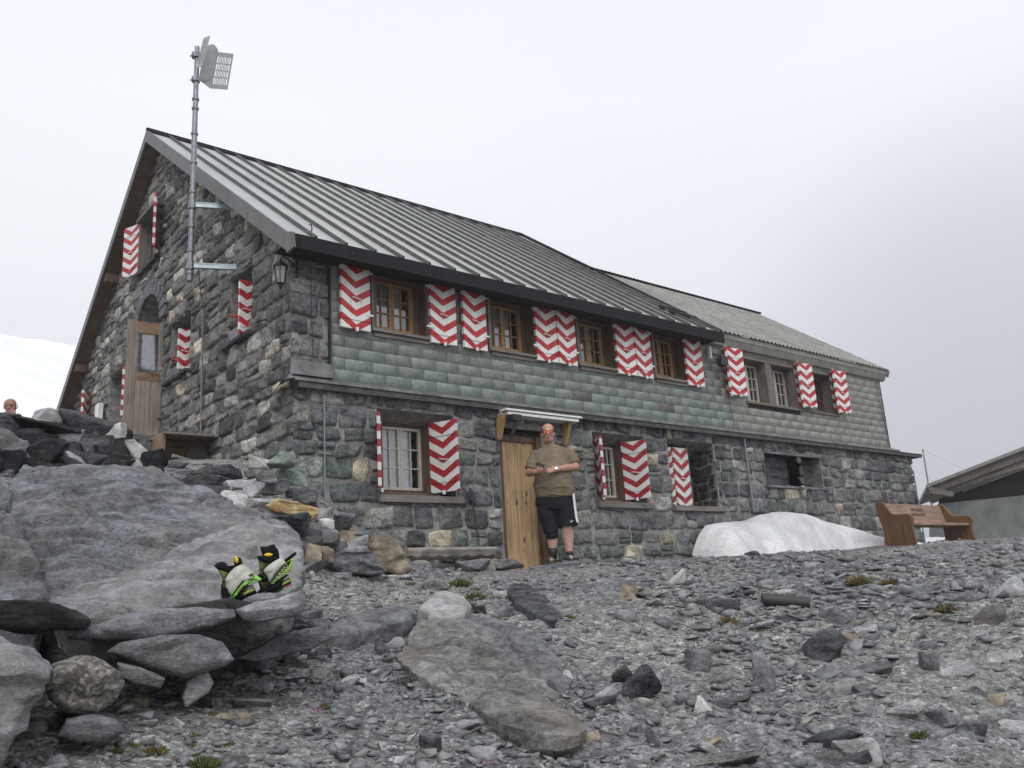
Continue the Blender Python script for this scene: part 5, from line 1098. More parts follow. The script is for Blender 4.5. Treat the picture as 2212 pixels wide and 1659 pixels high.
# ------------------------------------------------------------------ labels that single the loose stones out
def proj(P):
    P = np.asarray(P, float); z = -(P @ AB); return 1106+FPX*(P @ AR)/z, 829.5-FPX*(P @ AU)/z
LM = [(1700,1303,'the black pipe'),(1095,1470,'the big brown slab'),(1150,1300,'the dark tilted slab'),(1770,1402,'the big dark tilted rock'),(1690,1185,'the snow patch'),(1995,1175,'the wooden bench'),(555,1300,'the boots'),(180,1485,'the conglomerate rock'),
 (770,1215,'the wedge rock'),(960,1225,'the log bench'),(1195,1225,'the standing man'),(2174,1273,'the pale block at the right edge'),(1650,1458,'the tall upright flake'),(1512,1526,'the bright white stone'),(1048,1627,'the light wedge at the bottom'),(800,1345,'the slab over the hollow'),
 (438,1652,'the green grass cushion'),(1853,1262,'the brownish grass tuft'),(1946,1538,'the light slab low on the slope'),(2080,1448,'the light wedge on the right slope'),(1560,1650,'the brown rock at the bottom edge'),(560,1483,'the blue grey flat stone'),(1376,1488,'the lower dark tilted slab'),(632,1095,'the ochre rock'),(130,960,'the drystone wall'),(352,975,'the wooden trough'),(645,990,'the hut corner'),(1357,1277,'the tan block'),(2132,1420,'the white veined rock at the right edge')]
SZ = [(16, 'tiny'), (26, 'small'), (42, 'fist sized'), (70, 'middling'), (999, 'larger')]
CN = {'blackish slate and shade': 'dark', 'blue grey limestone': 'bluish', 'pale limestone': 'pale', 'grey slate rock': 'grey', 'dark slate rock': 'dark', 'light limestone rock': 'light', 'white quartz rock': 'white', 'tan rock': 'tan', 'greenish rock': 'greenish', 'ochre rock': 'ochre', 'brown grey slab': 'brown'}
def relabel():
    bpy.context.view_layer.update(); seen = {}
    L = [o for o in COL.objects if o.parent is None and o.type == 'MESH' and o.get('group') in ('loose stones on the scree slope', 'loose stones in the rubble by the hut', 'dark stones of the drystone wall')]
    for o in L:
        x, y = proj(o.location); n = len(o.data.vertices); v = np.empty(n*3); o.data.vertices.foreach_get('co', v); v = v.reshape(-1, 3); wpx = np.ptp(v, 0)[:2].max()*FPX/np.linalg.norm(np.array(o.location)); hr = np.ptp(v, 0)[2]/max(np.ptp(v, 0)[:2].max(), 1e-6)
        size = next(b_ for a_, b_ in SZ if wpx < a_); shp = 'flat' if hr < .38 else 'chunky' if hr > .7 else 'angular'; cn = CN.get(o.data.materials[0].name, 'grey')
        if 'drystone' in o['group']:
            row = 'top' if y < 935 else 'upper' if y < 958 else 'middle' if y < 980 else 'lower' if y < 1000 else 'bottom'; col_ = 'left end' if x < 40 else 'left part' if x < 110 else 'centre' if x < 180 else 'right part' if x < 250 else 'right end'
            s = f"{size} {shp} {cn} stone in the {row} course, {col_} of the drystone wall"
        else:
            D = sorted(LM, key=lambda l: (l[0]-x)**2+(l[1]-y)**2); l = D[0]; dx, dy = x-l[0], y-l[1]
            dr = ('right of' if dx > 0 else 'left of') if abs(dx) > abs(dy) else ('below' if dy > 0 else 'above')
            s = f"{size} {shp} {cn} stone {'just ' if math.hypot(dx, dy) < 55 else ''}{dr} {l[2]}"
            if s in seen:
                l2 = D[1]; s = f"{s}, toward {l2[2]}"
        if len(s.split()) > 16: s = ' '.join(s.split()[:16])
        seen.setdefault(s, []).append(o); o['label'] = s
relabel()
# ------------------------------------------------------------------ snow patch against the wall
def snowpatch(name, outl, Zb, y0, y1, label, seed):
    """outl: silhouette top (X at wall plane -> Z); mound from y0 (front) to y1 (wall)"""
    xs = np.linspace(outl[0][0], outl[-1][0], 130); zt = np.interp(xs, [o[0] for o in outl], [o[1] for o in outl]); ys = np.linspace(0, 1, 40)
    k = np.ones(5)/5; zt = np.convolve(np.pad(zt, 2, 'edge'), k, 'valid')
    X, T = np.meshgrid(xs, ys); Zt = np.tile(zt, (40, 1)); gnd = gz(X, y0+(y1-y0)*T)
    u = (xs-xs[0])/(xs[-1]-xs[0]); endf = np.clip(np.minimum(u*14, (1-u)*9), 0, 1)**.6
    yf = y0+.35*fbm(np.c_[xs*.8, xs*0, xs*0], 3, seed)+(1-endf)*.3
    Y = yf[None]+(y1-yf)[None]*T
    prof = np.sin(np.clip(T*1.02, 0, 1)*np.pi/2)**.95
    base = gnd-.08
    Z = base+(Zt-base)*prof*np.where(endf < 1, .3+.7*endf, 1)[None]+.035*fbm(np.c_[X.ravel()*1.5, Y.ravel()*3, Y.ravel()*0], 3, seed).reshape(X.shape)*np.clip(T*4, 0, 1)
    I = np.arange(130*40).reshape(40, 130); F = np.stack([I[:-1, :-1], I[:-1, 1:], I[1:, 1:], I[1:, :-1]], -1).reshape(-1, 4)
    V = np.c_[X.ravel(), Y.ravel(), Z.ravel()]; n = len(V)
    # back skirt down
    bk = I[-1]; V = np.r_[V, np.c_[V[bk][:, 0], V[bk][:, 1], V[bk][:, 2]-1.2]]; F = np.r_[F, np.stack([bk[:-1], bk[1:], n+np.arange(1, 130), n+np.arange(129)], -1)]
    return tag(npmesh(name, V, F, M['snow'], smooth=True), label, 'snow patch')
q = [onY(x, y, 8.85) for x, y in ((1492, 1165), (1502, 1136), (1540, 1130), (1600, 1128), (1640, 1112), (1672, 1103), (1720, 1108), (1760, 1118), (1800, 1134), (1840, 1150), (1880, 1166), (1902, 1176))]
snowpatch('snow_patch', [(p_[0], p_[2]) for p_ in q], .4, 7.95, 8.86, 'large dirty white snow patch banked against the foot of the hut wall', 4)
q = [onY(x, y, 9.6) for x, y in ((1860, 1164), (1900, 1162), (2040, 1163), (2080, 1166))]
snowpatch('snow_patch', [(p_[0], p_[2]) for p_ in q], .4, 8.9, 9.6, 'low flat strip of snow seen under the wooden bench', 9)
# ------------------------------------------------------------------ carved wooden bench
bx0, by = 15.02, 7.65; bz = gz([15.6], [7.5])[0]-.03
L_ = onY(2082, 1100, 7.4)[0]-bx0
bench = empty('wooden_bench', (bx0, by, bz), label='brown carved wooden bench with curved solid ends beside the snow patch', cat='bench')
prof = [(-.36, 0), (-.36, .12), (-.33, .35), (-.37, .5), (-.335, .56), (-.27, .585), (-.12, .585), (-.02, .60), (.05, .68), (.12, .82), (.17, .86), (.24, .87), (.29, .82), (.28, .7), (.23, .45), (.2, .3), (.22, .1), (.22, 0)]
b = MB()
def smoothp(P, it=2):
    for _ in range(it):
        Q = []
        for i in range(len(P)):
            a, c = P[i], P[(i+1) % len(P)]; Q += [(a[0]*.75+c[0]*.25, a[1]*.75+c[1]*.25), (a[0]*.25+c[0]*.75, a[1]*.25+c[1]*.75)]
        P = Q
    return P
sp_ = smoothp([(x*.98, z*.96) for x, z in prof])
for x in (0, L_): b.slab([(x, y, z) for y, z in sp_], (.07, 0, 0)); b.build('end_panel', M['bench_wood'], bench, bevel=.01); b = MB()
b = MB(); b.add([(.07, .12, .42), (L_, .12, .42), (L_, .20, .80), (.07, .20, .80), (.07, .16, .41), (L_, .16, .41), (L_, .24, .79), (.07, .24, .79)], [[0, 1, 2, 3], [7, 6, 5, 4], [0, 4, 5, 1], [3, 2, 6, 7]]); b.build('backrest', M['bench_seat'], bench)
b = MB(); b.box(.07, L_, -.30, .14, .36, .41); b.build('seat', M['bench_seat'], bench, bevel=.008)
b = MB(); b.tube([(-.008, -.05, .40), (.0, -.05, .40)], [(.10, .07), (.10, .07)], 16); b.build('carved_knot', M['black'] if False else M['wood_brown'], bench)
def text(s, size, M4, mat, parent, name='lettering', ext=.0015):
    cu = bpy.data.curves.new(name, 'FONT'); cu.body = s; cu.size = size; cu.extrude = ext; cu.align_x = 'CENTER'; cu.align_y = 'CENTER'
    o = bpy.data.objects.new('tmp', cu); COL.objects.link(o); dg = bpy.context.evaluated_depsgraph_get(); me = bpy.data.meshes.new_from_object(o.evaluated_get(dg)); bpy.data.objects.remove(o)
    me.transform(M4); me.materials.clear(); me.materials.append(mat); me.name = name; q = bpy.data.objects.new(name, me); COL.objects.link(q); q.parent = parent; return q
th_ = math.atan2(.38, .08)
for s, zz, yy in (('KIM GLAUS', .70, .168), ('Sali Wisen 2010', .61, .149)):
    text(s, .085, Matrix.Translation((L_*.56, yy, zz)) @ Matrix.Rotation(th_, 4, 'X'), M['wood_brown'], bench)
# stake with guy wires behind the bench
p0, p1 = onY(2013, 1100, 11.5), onY(1993, 970, 11.5)
st = empty('stake', p0, label='thin leaning steel stake with guy wires behind the bench', cat='pole')
b = MB(); b.tube([Vector((0, 0, -.6)), Vector(p1-p0)], .022, 8); b.build('pole', M['galv'], st)
b = MB(); e_ = onY(2130, 1035, 14)-p0; b.tube([Vector(p1-p0)*.98, Vector(e_)], .003, 4); b.tube([Vector(p1-p0)*.5, Vector(onY(2100, 1060, 14)-p0)], .003, 4); b.build('guy_wire', M['galv'], st)
# ------------------------------------------------------------------ neighbouring hut at the right
RB = 27.0
def hp(x, y, R=RB): return Vector(atR(x, y, R))
h2 = empty('side_hut', hp(2120, 1130), label='low hut at the right edge with sloping roof, dark boards over grey plaster', cat='building'); h2l = h2.location.copy()
A0, A1 = hp(2002, 1046), hp(2330, 918); back = Vector((math.sin(rad(62)), math.cos(rad(62)), 0))*7
b = MB(); dn = Vector((0, 0, -.30))
def q4(b, P, off, mi=0): b.slab([p_-h2l for p_ in P], off, mi)
q4(b, [A0, A1, A1+back, A0+back], Vector((0, 0, -.09))); b.build('roof', M['tileroof'] if False else M['soffit'], h2)
b = MB(); o1 = Vector((.12, .1, 0)); q4(b, [A0+Vector((0, 0, -.10))+o1, A1+Vector((0, 0, -.10))+o1, A1+Vector((0, 0, -.36))+o1, A0+Vector((0, 0, -.30))+o1], back*.01); b.build('fascia_board', M['wood_grey'], h2)
b = MB(); o2 = Vector((.5, .35, 0)); q4(b, [A0+Vector((.1, .1, -.36)), A1+Vector((.1, .1, -.37)), A1+Vector((.1, .1, -.60)), A0+Vector((.7, .3, -.50))], back*.02); b.build('eave_board', M['log'], h2)
b = MB(); W0, W1 = hp(2040, 1085, RB+.6), hp(2330, 1040, RB+.6)
q4(b, [hp(2030, 1090, RB+.6), hp(2330, 1060, RB+.6), hp(2330, 940, RB+.6), hp(2032, 1066, RB+.6)], back*.1); b.build('board_wall', M['dark_metal'] if False else flat('dark board wall', (.018, .018, .02), .9, scale=3, spec=.1), h2)
b = MB(); q4(b, [hp(2031, 1170, RB+.5), hp(2330, 1160, RB+.5), hp(2330, 1058, RB+.5), hp(2030, 1088, RB+.5)], back*.9); b.build('plaster_wall', flat('grey plaster', (.175, .185, .185), .95, var=.2, scale=2, bmp=.4), h2)
b = MB(); q4(b, [hp(2004, 1050), hp(2060, 1062), hp(2060, 1072), hp(2010, 1066)], back*.1); b.build('beam_end', M['wood_grey'], h2)
# ------------------------------------------------------------------ log bench, trekking poles, pipe, trough, flower boxes
c = onY(960, 1195, 8.62); lb = empty('log_bench', (c[0], 8.6, gz([c[0]], [8.6])[0]), label='low split log bench against the wall left of the door', cat='bench')
xa, xb, zt = onY(866, 1183, 8.6)[0]-c[0], onY(1058, 1188, 8.6)[0]-c[0], onY(960, 1184, 8.6)[2]-lb.location[2]
b = MB(); n = 24; V = []; F = []
for i in range(n+1):
    x = xa+(xb-xa)*i/n; w0 = .012*math.sin(i*1.7)
    for (y, z) in ((-.15, 0), (-.155, -.03), (-.12, -.10+w0), (-.04, -.135+w0), (.05, -.13), (.13, -.08), (.15, 0)): V.append((x, y+.01*math.sin(i*.9+z*20), zt+z))
for i in range(n):
    for k in range(7): F.append([i*7+k, i*7+(k+1) % 7, (i+1)*7+(k+1) % 7, (i+1)*7+k])
F += [list(range(7)), [n*7+k for k in range(7)][::-1]]; b.add(V, F); b.build('seat', M['log'], lb, bevel=.004)
for x in (xb-.22, xa+.15):
    b = MB(); b.tube([(x, -.22, .07), (x+.02, .2, .09)], [.12, .125], 18); b.build('log_support', M['log'], lb)
tp = empty('trekking_poles', label='pair of dark trekking poles leaning on the wall between window and door', cat='trekking poles'); t0, t1 = onY(1033, 1178, 8.75), onY(1016, 1058, 8.9); tp.location = t0
b = MB(); d_ = Vector(t1-t0); b.tube([(0, 0, 0), d_*.75], .006, 6); b.tube([(.02, 0, 0), d_*.75+Vector((.02, 0, 0))], .004, 6); b.build('shaft', M['iron'], tp)
b = MB(); b.tube([d_*.72, d_*.85, d_, d_*1.02], [.014, .018, .016, .024], 8); b.tube([d_*.70+Vector((.025, 0, 0)), d_*.98+Vector((.03, 0, 0))], [.013, .018], 8); b.tube([d_*.95, d_*.8+Vector((-.02, -.02, 0)), d_*.72+Vector((.03, -.02, 0)), d_*.9+Vector((.02, 0, 0))], .005, 5); b.build('grip', flat('blue black grip', (.02, .024, .04), .7), tp)
pc = ghit(1698, 1310); pd = Vector(ghit(1742, 1311)-ghit(1658, 1303)).normalized(); Lp = 88*np.linalg.norm(pc)/FPX; rp_ = .045; n = 20
b = MB(); ctr = Vector(pc)+Vector((0, 0, rp_*.8)); p0_, p1_ = -pd*Lp*.52, pd*Lp*.52
b.tube([p0_, p1_], rp_, n, cap=False); b.tube([p0_, p1_], rp_*.86, n, cap=False); b.tube([p1_-pd*.001, p1_+pd*.001], rp_, n, cap=False)
o = b.build('pipe', flat('black plastic pipe', (.03, .027, .028), .55, scale=6), loc=ctr); tag(o, 'short piece of black plastic pipe lying on the scree', 'pipe')
tr = empty('wooden_trough', tuple(onX(352, 1003, 3.55)), label='old wooden trough with curved end and dark hollow below the open door', cat='trough'); tz = 0
w_ = .8
b = MB(); V = []
for i in range(9): a = math.pi/2*i/8; V.append((-.22*math.sin(a)+(-.0), .42*1-.0, .36*math.cos(a)+.02))
def arcp(i, y, r): a = math.pi*.62*i/10-.1; return (.02-r*math.sin(a), y, .02+.38*math.cos(a)*r/.3)
for i in range(10): b.add([arcp(i, .38, .3), arcp(i+1, .38, .3), arcp(i+1, .55, .3), arcp(i, .55, .3)], [[0, 1, 2, 3]])
b.box(-.02, .78, -.05, .50, .40, .425); b.build('lid', M['door_old'], tr)
b = MB(); b.box(.0, .76, .42, .46, 0, .40); b.box(-.02, .02, .0, .46, .0, .40); b.build('side', M['door_rail'], tr)
b = MB(); b.tube([(.48, .12, .14), (.48, .22, .14)], .15, 20); b.build('wheel', M['black'], tr); b = MB(); b.tube([(.12, .0, .12), (.4, .1, .08)], .025, 8); b.build('handle', M['log'], tr)
def flowerbox(y0, y1, z, lab):
    f = empty('flower_box', (4.25, (y0+y1)/2, z), label=lab, cat='flower box'); L0 = (y1-y0)/2
    b = MB(); b.add([(-.05, -L0, 0), (.07, -L0, 0), (.07, L0, 0), (-.05, L0, 0), (-.08, -L0-.02, .12), (.08, -L0-.02, .12), (.08, L0+.02, .12), (-.08, L0+.02, .12)], [[3, 2, 1, 0], [0, 1, 5, 4], [1, 2, 6, 5], [2, 3, 7, 6], [3, 0, 4, 7], [4, 5, 6, 7]]); b.build('box', M['galv'], f)
    rs = np.random.RandomState(int(y0*10)); b = MB(); 
    for k in range(160):
        c_ = Vector((rs.normal(0, .06), rs.uniform(-L0, L0), .13+abs(rs.normal(0, .05)))); u = Vector(rs.normal(size=3)).normalized()*.02; v = Vector(rs.normal(size=3)).normalized()*.02; b.quad(c_-u, c_-v, c_+u, c_+v)
    b.build('leaves', flat('geranium leaf', (.03, .05, .02), .7), f)
    b = MB()
    for k in range(9):
        c_ = Vector((rs.normal(-.03, .04), rs.uniform(-L0, L0), .24+rs.uniform(-.05, .08))); b.ell(c_, (.022, .022, .02), 7, 5)
    b.build('blossom', flat('red geranium', (.5, .03, .02), .6), f)
flowerbox(10.46, 10.80, 3.56, 'flower box with red geraniums on the gable sill nearest the corner')
flowerbox(12.76, 13.12, 3.62, 'flower box with red geraniums on the sill beside the arched door')
# ------------------------------------------------------------------ grass tufts
def tuft(x, y, wpx, seed, R=None, z=None, dry=.3, h=.07):
    p = ghit(x, y) if R is None else atR(x, y, R); rs = np.random.RandomState(seed); s = wpx*np.linalg.norm(p)/FPX/2; V = []; C = []
    n = int(140+wpx*5)
    for k in range(n):
        a = rs.uniform(0, 6.28); r = s*math.sqrt(rs.rand()); bx, by_ = r*math.cos(a), r*math.sin(a)*.8; hh = s*rs.uniform(.35, 1.0)*(1.15-r/s); lx, ly = rs.normal(0, .35, 2)*hh+np.array([bx, by_])*.6
        w0 = s*.035+.0012; t = rs.uniform(0, 6.28); dx, dy = w0*math.cos(t), w0*math.sin(t)
        V += [(bx-dx, by_-dy, -.02), (bx+dx, by_+dy, -.02), (bx+lx*.5+dx*.6, by_+ly*.5+dy*.6, hh*.65), (bx+lx, by_+ly, hh)]
        c = np.array((.075, .115, .028)) if rs.rand() > dry else np.array((.19, .14, .065)); C += [c*rs.uniform(.6, 1.4)]*4
    F = np.arange(len(V)).reshape(-1, 4); o = npmesh('grass_tuft', np.array(V), F, M['grass'], col=np.array(C), loc=p); return tag(o, None, 'grass tuft')
TU = [(993,1264,40,'bright moss like tuft in front of the log bench',.15),(1026,1292,38,'green tuft beside the quartz veined rock',.3),(888,1264,22,None,.1),(1229,1335,20,None,.5),(1076,1340,16,None,.3),(697,1530,24,None,.3),(438,1652,46,'largest green cushion of grass at the bottom edge',.1),(245,1625,24,None,.5),
 (282,1612,24,None,.4),(332,1626,36,'wide tuft among stones at the bottom left',.6),(415,1592,24,None,.5),(405,1612,22,None,.7),(495,1610,22,None,.6),(456,1545,20,None,.5),(618,1495,22,None,.2),(386,1505,22,'small leafy clump under the slab stack',.0),(376,1645,20,None,.7),(535,1560,22,None,.5),(718,1455,26,'grass tuft left of the brown slab',.3),
 (1853,1262,48,'brownish tuft on the right slope near the bench',.6),(1920,1262,32,'dark tuft right of the brownish one',.6),(1975,1250,20,None,.3),(1495,1280,18,None,.4),(1573,1345,36,'dry tuft left below the black pipe',.8),(1387,1276,14,None,.2),(1988,1592,32,'tuft low on the right slope',.3),(2045,1318,36,'dry tuft near the thin light slab',.7),(1940,1235,14,None,.2),(1165,1655,22,None,.2)]
for i, (x, y, w0, lb_, dry) in enumerate(TU):
    o = tuft(x, y, w0, 40+i, dry=dry)
    if not lb_:
        D = sorted(LM, key=lambda l: (l[0]-x)**2+(l[1]-y)**2); l = D[0] if 'tuft' not in D[0][2] and 'grass' not in D[0][2] else D[1]; dx, dy = x-l[0], y-l[1]
        dr = ('right of' if dx > 0 else 'left of') if abs(dx) > abs(dy) else ('below' if dy > 0 else 'above')
        lb2 = f"small {'dry brownish' if dry > .45 else 'green'} grass tuft {'just ' if math.hypot(dx, dy) < 60 else ''}{dr} {l[2]}"
    o['label'] = lb_ or lb2
    if not lb_: o['group'] = 'small grass tufts on the scree'
for (x, y, w0, R0, l) in ((358, 1190, 40, 5.0, 'moss cushion in the crease between the two pale boulders'), (195, 1017, 20, 6.2, 'dry tuft on top of the largest boulder')):
    o = tuft(x, y, w0, 90+x, R=R0, dry=.4); o['label'] = l; o.scale = (1, 1, .4)
# tiny pink flowers
fl_ = MB(); rs = np.random.RandomState(3)
for (x, y) in ((690, 1538), (681, 1545), (1050, 1655), (1097, 1272), (1105, 1268)):
    p_ = ghit(x, y)
    for k in range(6): fl_.ell(p_+np.array([rs.normal(0, .012), rs.normal(0, .012), .012]), (.004, .004, .003), 5, 3)
o = fl_.build('alpine_flowers', flat('pink petals', (.35, .12, .3), .7)); tag(o, 'tiny pink alpine flowers among the gravel', 'flowers', kind='stuff')
# ------------------------------------------------------------------ people
def fuse(b, name, mat, parent, vox=.006, smooth=6, disp=None, colf=None):
    o = b.build('tmp', mat); m1 = o.modifiers.new('r', 'REMESH'); m1.mode = 'VOXEL'; m1.voxel_size = vox
    m2 = o.modifiers.new('s', 'SMOOTH'); m2.iterations = smooth; m2.factor = .5
    dg = bpy.context.evaluated_depsgraph_get(); me = bpy.data.meshes.new_from_object(o.evaluated_get(dg)); bpy.data.objects.remove(o)
    V = np.empty(len(me.vertices)*3); me.vertices.foreach_get('co', V); V = V.reshape(-1, 3)
    if disp:
        Nn = np.array([v.normal[:] for v in me.vertices]); V = V+Nn*disp(V)[:, None]; me.vertices.foreach_set('co', V.ravel())
    if colf:
        a = me.color_attributes.new('col', 'FLOAT_COLOR', 'POINT'); c = np.ones((len(V), 4)); c[:, :3] = colf(V); a.data.foreach_set('color', c.ravel())
    me.polygons.foreach_set('use_smooth', np.ones(len(me.polygons), bool)); me.materials.clear(); me.materials.append(mat); me.name = name
    q = bpy.data.objects.new(name, me); COL.objects.link(q); q.parent = parent; return q
M['skin'] = attrmat('skin', .5, .1, 25, .15, .4, .002)
def headshape(b, c, s=1.0, yaw=0.0):
    R = Matrix.Rotation(yaw, 3, 'Z'); c = Vector(c)
    def E(p, r): b.ell(c+R @ (Vector(p)*s), tuple(x*s for x in r), 18, 12, mat=R)
    E((0, .01, .055), (.079, .097, .082)); E((0, -.012, .0), (.070, .078, .095)); E((0, -.028, -.062), (.052, .058, .05)); E((0, -.05, -.088), (.03, .028, .026)); E((-.03, -.02, -.075), (.03, .045, .035)); E((.03, -.02, -.075), (.03, .045, .035))
    E((0, -.082, .035), (.055, .02, .014)); E((-.036, -.066, -.012), (.024, .024, .024)); E((.036, -.066, -.012), (.024, .024, .024))
    E((0, -.092, .008), (.011, .02, .028)); E((0, -.104, -.014), (.016, .017, .013)); E((0, -.084, -.052), (.026, .012, .006)); E((0, -.082, -.063), (.022, .012, .006))
    E((-.080, .012, .0), (.010, .018, .030)); E((.080, .012, .0), (.010, .018, .030))
def limb(b, pts, rs): b.tube(pts, rs, 14); [b.ell(p, (r if not isinstance(r, tuple) else r[0],)*3, 12, 8) for p, r in ((pts[0], rs[0]), (pts[-1], rs[-1]))]
def hand(b, w, d, up, side, curl=.9, s=1.0):
    """w wrist, d pointing dir, up = back of hand normal, side +1/-1 which way the thumb leaves"""
    w, d, up = Vector(w), Vector(d).normalized(), Vector(up).normalized(); sd = d.cross(up).normalized()*side
    Rm = Matrix((sd, d, up)).transposed()
    b.ell(w+d*.045*s, (.042*s, .05*s, .017*s), 12, 8, mat=Rm)
    L = [.066, .074, .069, .054]
    for k in range(4):
        base = w+d*.085*s+sd*(.029-.0195*k)*s; p1 = base+d*L[k]*.42*s-up*.006; a = curl*.8; p2 = p1+(d*math.cos(a)-up*math.sin(a))*L[k]*.36*s; p3 = p2+(d*math.cos(a*1.9)-up*math.sin(a*1.9))*L[k]*.32*s
        b.tube([base-d*.02, base, p1, p2, p3], [.009, .0098, .009, .008, .0066], 8); b.ell(p3, (.0066,)*3, 8, 6)
    t0 = w+d*.02*s+sd*.034*s; t1 = t0+(d*.6+sd*.7).normalized()*.035*s; t2 = t1+(d*.9+sd*.1-up*.3).normalized()*.03*s; b.tube([w+d*.015+sd*.02, t0, t1, t2], [.012, .0125, .0105, .008], 8); b.ell(t2, (.008,)*3, 8, 6)
mp_ = onY(1196, 1213, 8.5); mz = gz([mp_[0]], [8.5])[0]+.02; mzt = mp_[2]; mz = mzt
ma = math.atan2(mp_[0], 8.5)
man = empty('person', (mp_[0], 8.5, mz), rz=-ma, label='bald man in olive T-shirt, black shorts and orange sunglasses standing by the door', cat='person')
k_ = .00128*8.5/8.6
def K(x, y, d): z = (1530-y)*k_; return Vector(((x-430)*k_+.055*z-.01, d, z))
b = MB(); hc = K(402, 205, -.03); headshape(b, hc, 1.07)
b.tube([hc+Vector((.0, .02, -.03)), K(408, 300, .02), K(412, 345, .02)], [(.062, .066), (.066, .068), (.085, .075)], 16)
b.tube([K(412, 345, .02), K(415, 400, .02), K(425, 500, 0), K(440, 650, -.02), K(450, 780, -.01), K(455, 900, 0), K(450, 960, 0)], [(.14, .08), (.19, .11), (.19, .13), (.215, .155), (.22, .15), (.20, .14), (.17, .12)], 20)
EL, ER = K(195, 608, -.05), K(684, 580, -.08); WL, WR = K(258, 625, -.26), K(480, 615, -.31)
SLh, SRh = K(268, 425, .02), K(615, 420, .02)
limb(b, [SLh, (SLh+EL)/2, EL], [.056, .056, .052]); limb(b, [EL, (EL+WL)/2, WL], [.05, .047, .031]); limb(b, [SRh, (SRh+ER)/2, ER], [.056, .058, .054]); limb(b, [ER, (ER+WR)/2, WR], [.052, .05, .031])
hand(b, WL, K(330, 605, -.34)-WL, Vector((-.2, -.7, .5)), -1, 1.0); hand(b, WR, K(385, 630, -.36)-WR, Vector((.2, -.8, .4)), 1, 1.0)
limb(b, [K(405, 950, 0), K(415, 1130, .0), K(425, 1230, -.01)], [.10, .085, .065]); limb(b, [K(425, 1230, -.01), K(430, 1310, .02), K(430, 1400, .02), K(432, 1480, .02)], [.066, .074, .052, .042])
limb(b, [K(520, 950, 0), K(560, 1100, .0), K(580, 1190, -.01)], [.10, .09, .072]); limb(b, [K(580, 1190, -.01), K(588, 1280, .025), K(596, 1380, .02), K(600, 1470, .02)], [.075, .082, .056, .044])
for fx, fy, dx in ((432, 1500, -.02), (600, 1490, .01)): limb(b, [K(fx, fy, .03), K(fx, fy+14, -.05)+Vector((dx, 0, 0)), K(fx, fy+18, -.13)+Vector((dx*2, 0, 0))], [.035, .034, .03])
def mcol(V):
    c = np.tile(np.array([.47, .27, .205]), (len(V), 1)); h = np.array(hc); q = (V-h)/1.07
    c[V[:, 2] < .6] = (.50, .31, .25)
    arm = (V[:, 2] < 1.35) & (V[:, 2] > 1.0); c[arm] = (.42, .225, .165)
    st = (q[:, 2] < -.035) & (q[:, 2] > -.13) & (q[:, 1] < .03); c[st] = c[st]*.8+np.array([.015, .015, .015])
    side = (np.abs(q[:, 0]) > .066) & (q[:, 2] > .02) & (q[:, 2] < .07) & (q[:, 1] > -.04) & (np.abs(q[:, 0]) < .1); c[side] = (.05, .035, .03)
    bk = (q[:, 1] > .03) & (q[:, 2] > -.05) & (q[:, 2] < .08); c[bk] = (.06, .04, .035)
    lip = (np.abs(q[:, 0]) < .024) & (np.abs(q[:, 2]+.058) < .010) & (q[:, 1] < -.07); c[lip] = (.33, .12, .10)
    ml = (np.abs(q[:, 0]) < .022) & (np.abs(q[:, 2]+.058) < .0025) & (q[:, 1] < -.07); c[ml] = (.12, .04, .04)
    return c
fuse(b, 'body', M['skin'], man, .0052, 3, colf=mcol)
# shirt
b = MB(); b.tube([K(408, 322, .02), K(412, 345, .02), K(418, 372, .02), K(425, 420, .01), K(425, 520, -.02), K(445, 640, -.05), K(455, 740, -.045), K(462, 845, -.02), K(463, 862, -.015)], [(.082, .082), (.13, .092), (.205, .115), (.245, .14), (.235, .165), (.25, .20), (.257, .205), (.262, .185), (.258, .175)], 28)
for S0, E0, f in ((SLh, EL, .74), (SRh, ER, .78)):
    d = E0-S0; b.tube([S0-d*.12+Vector((0, 0, .02)), S0, S0+d*.4, S0+d*f, S0+d*(f+.06)], [.07, .083, .090, .084, .082], 18); b.ell(S0, (.085, .085, .08), 16, 10)
def wr(V):
    z = V[:, 2]; p = np.c_[V[:, 0]*5, V[:, 1]*5, z*11]; n = fbm(p+3, 3, 4); r = 1-np.abs(fbm(np.c_[V[:, 0]*4-z*3, V[:, 1]*4, z*9], 2, 8)); return .006*n+.012*np.clip(r-.75, 0, 1)*4*np.clip((1.2-z)*3, .3, 1)
shirt_m = flat('olive shirt cotton', (.19, .16, .112), .9, var=.12, scale=8, bmp=.3, spec=.15)
fuse(b, 'shirt', shirt_m, man, .008, 4, disp=wr)
b = MB(); p_ = K(632, 386, -.078); b.box(p_[0]-.009, p_[0]+.009, p_[1]-.012, p_[1], p_[2]-.009, p_[2]+.009); b.build('badge', flat('red badge', (.6, .03, .02), .6), man, bevel=.003)
b = MB(); b.box(p_[0]-.006, p_[0]+.006, p_[1]-.0145, p_[1]-.0125, p_[2]-.002, p_[2]+.002); b.box(p_[0]-.002, p_[0]+.002, p_[1]-.0148, p_[1]-.0128, p_[2]-.006, p_[2]+.006); b.build('badge_cross', M['white_paint'], man)
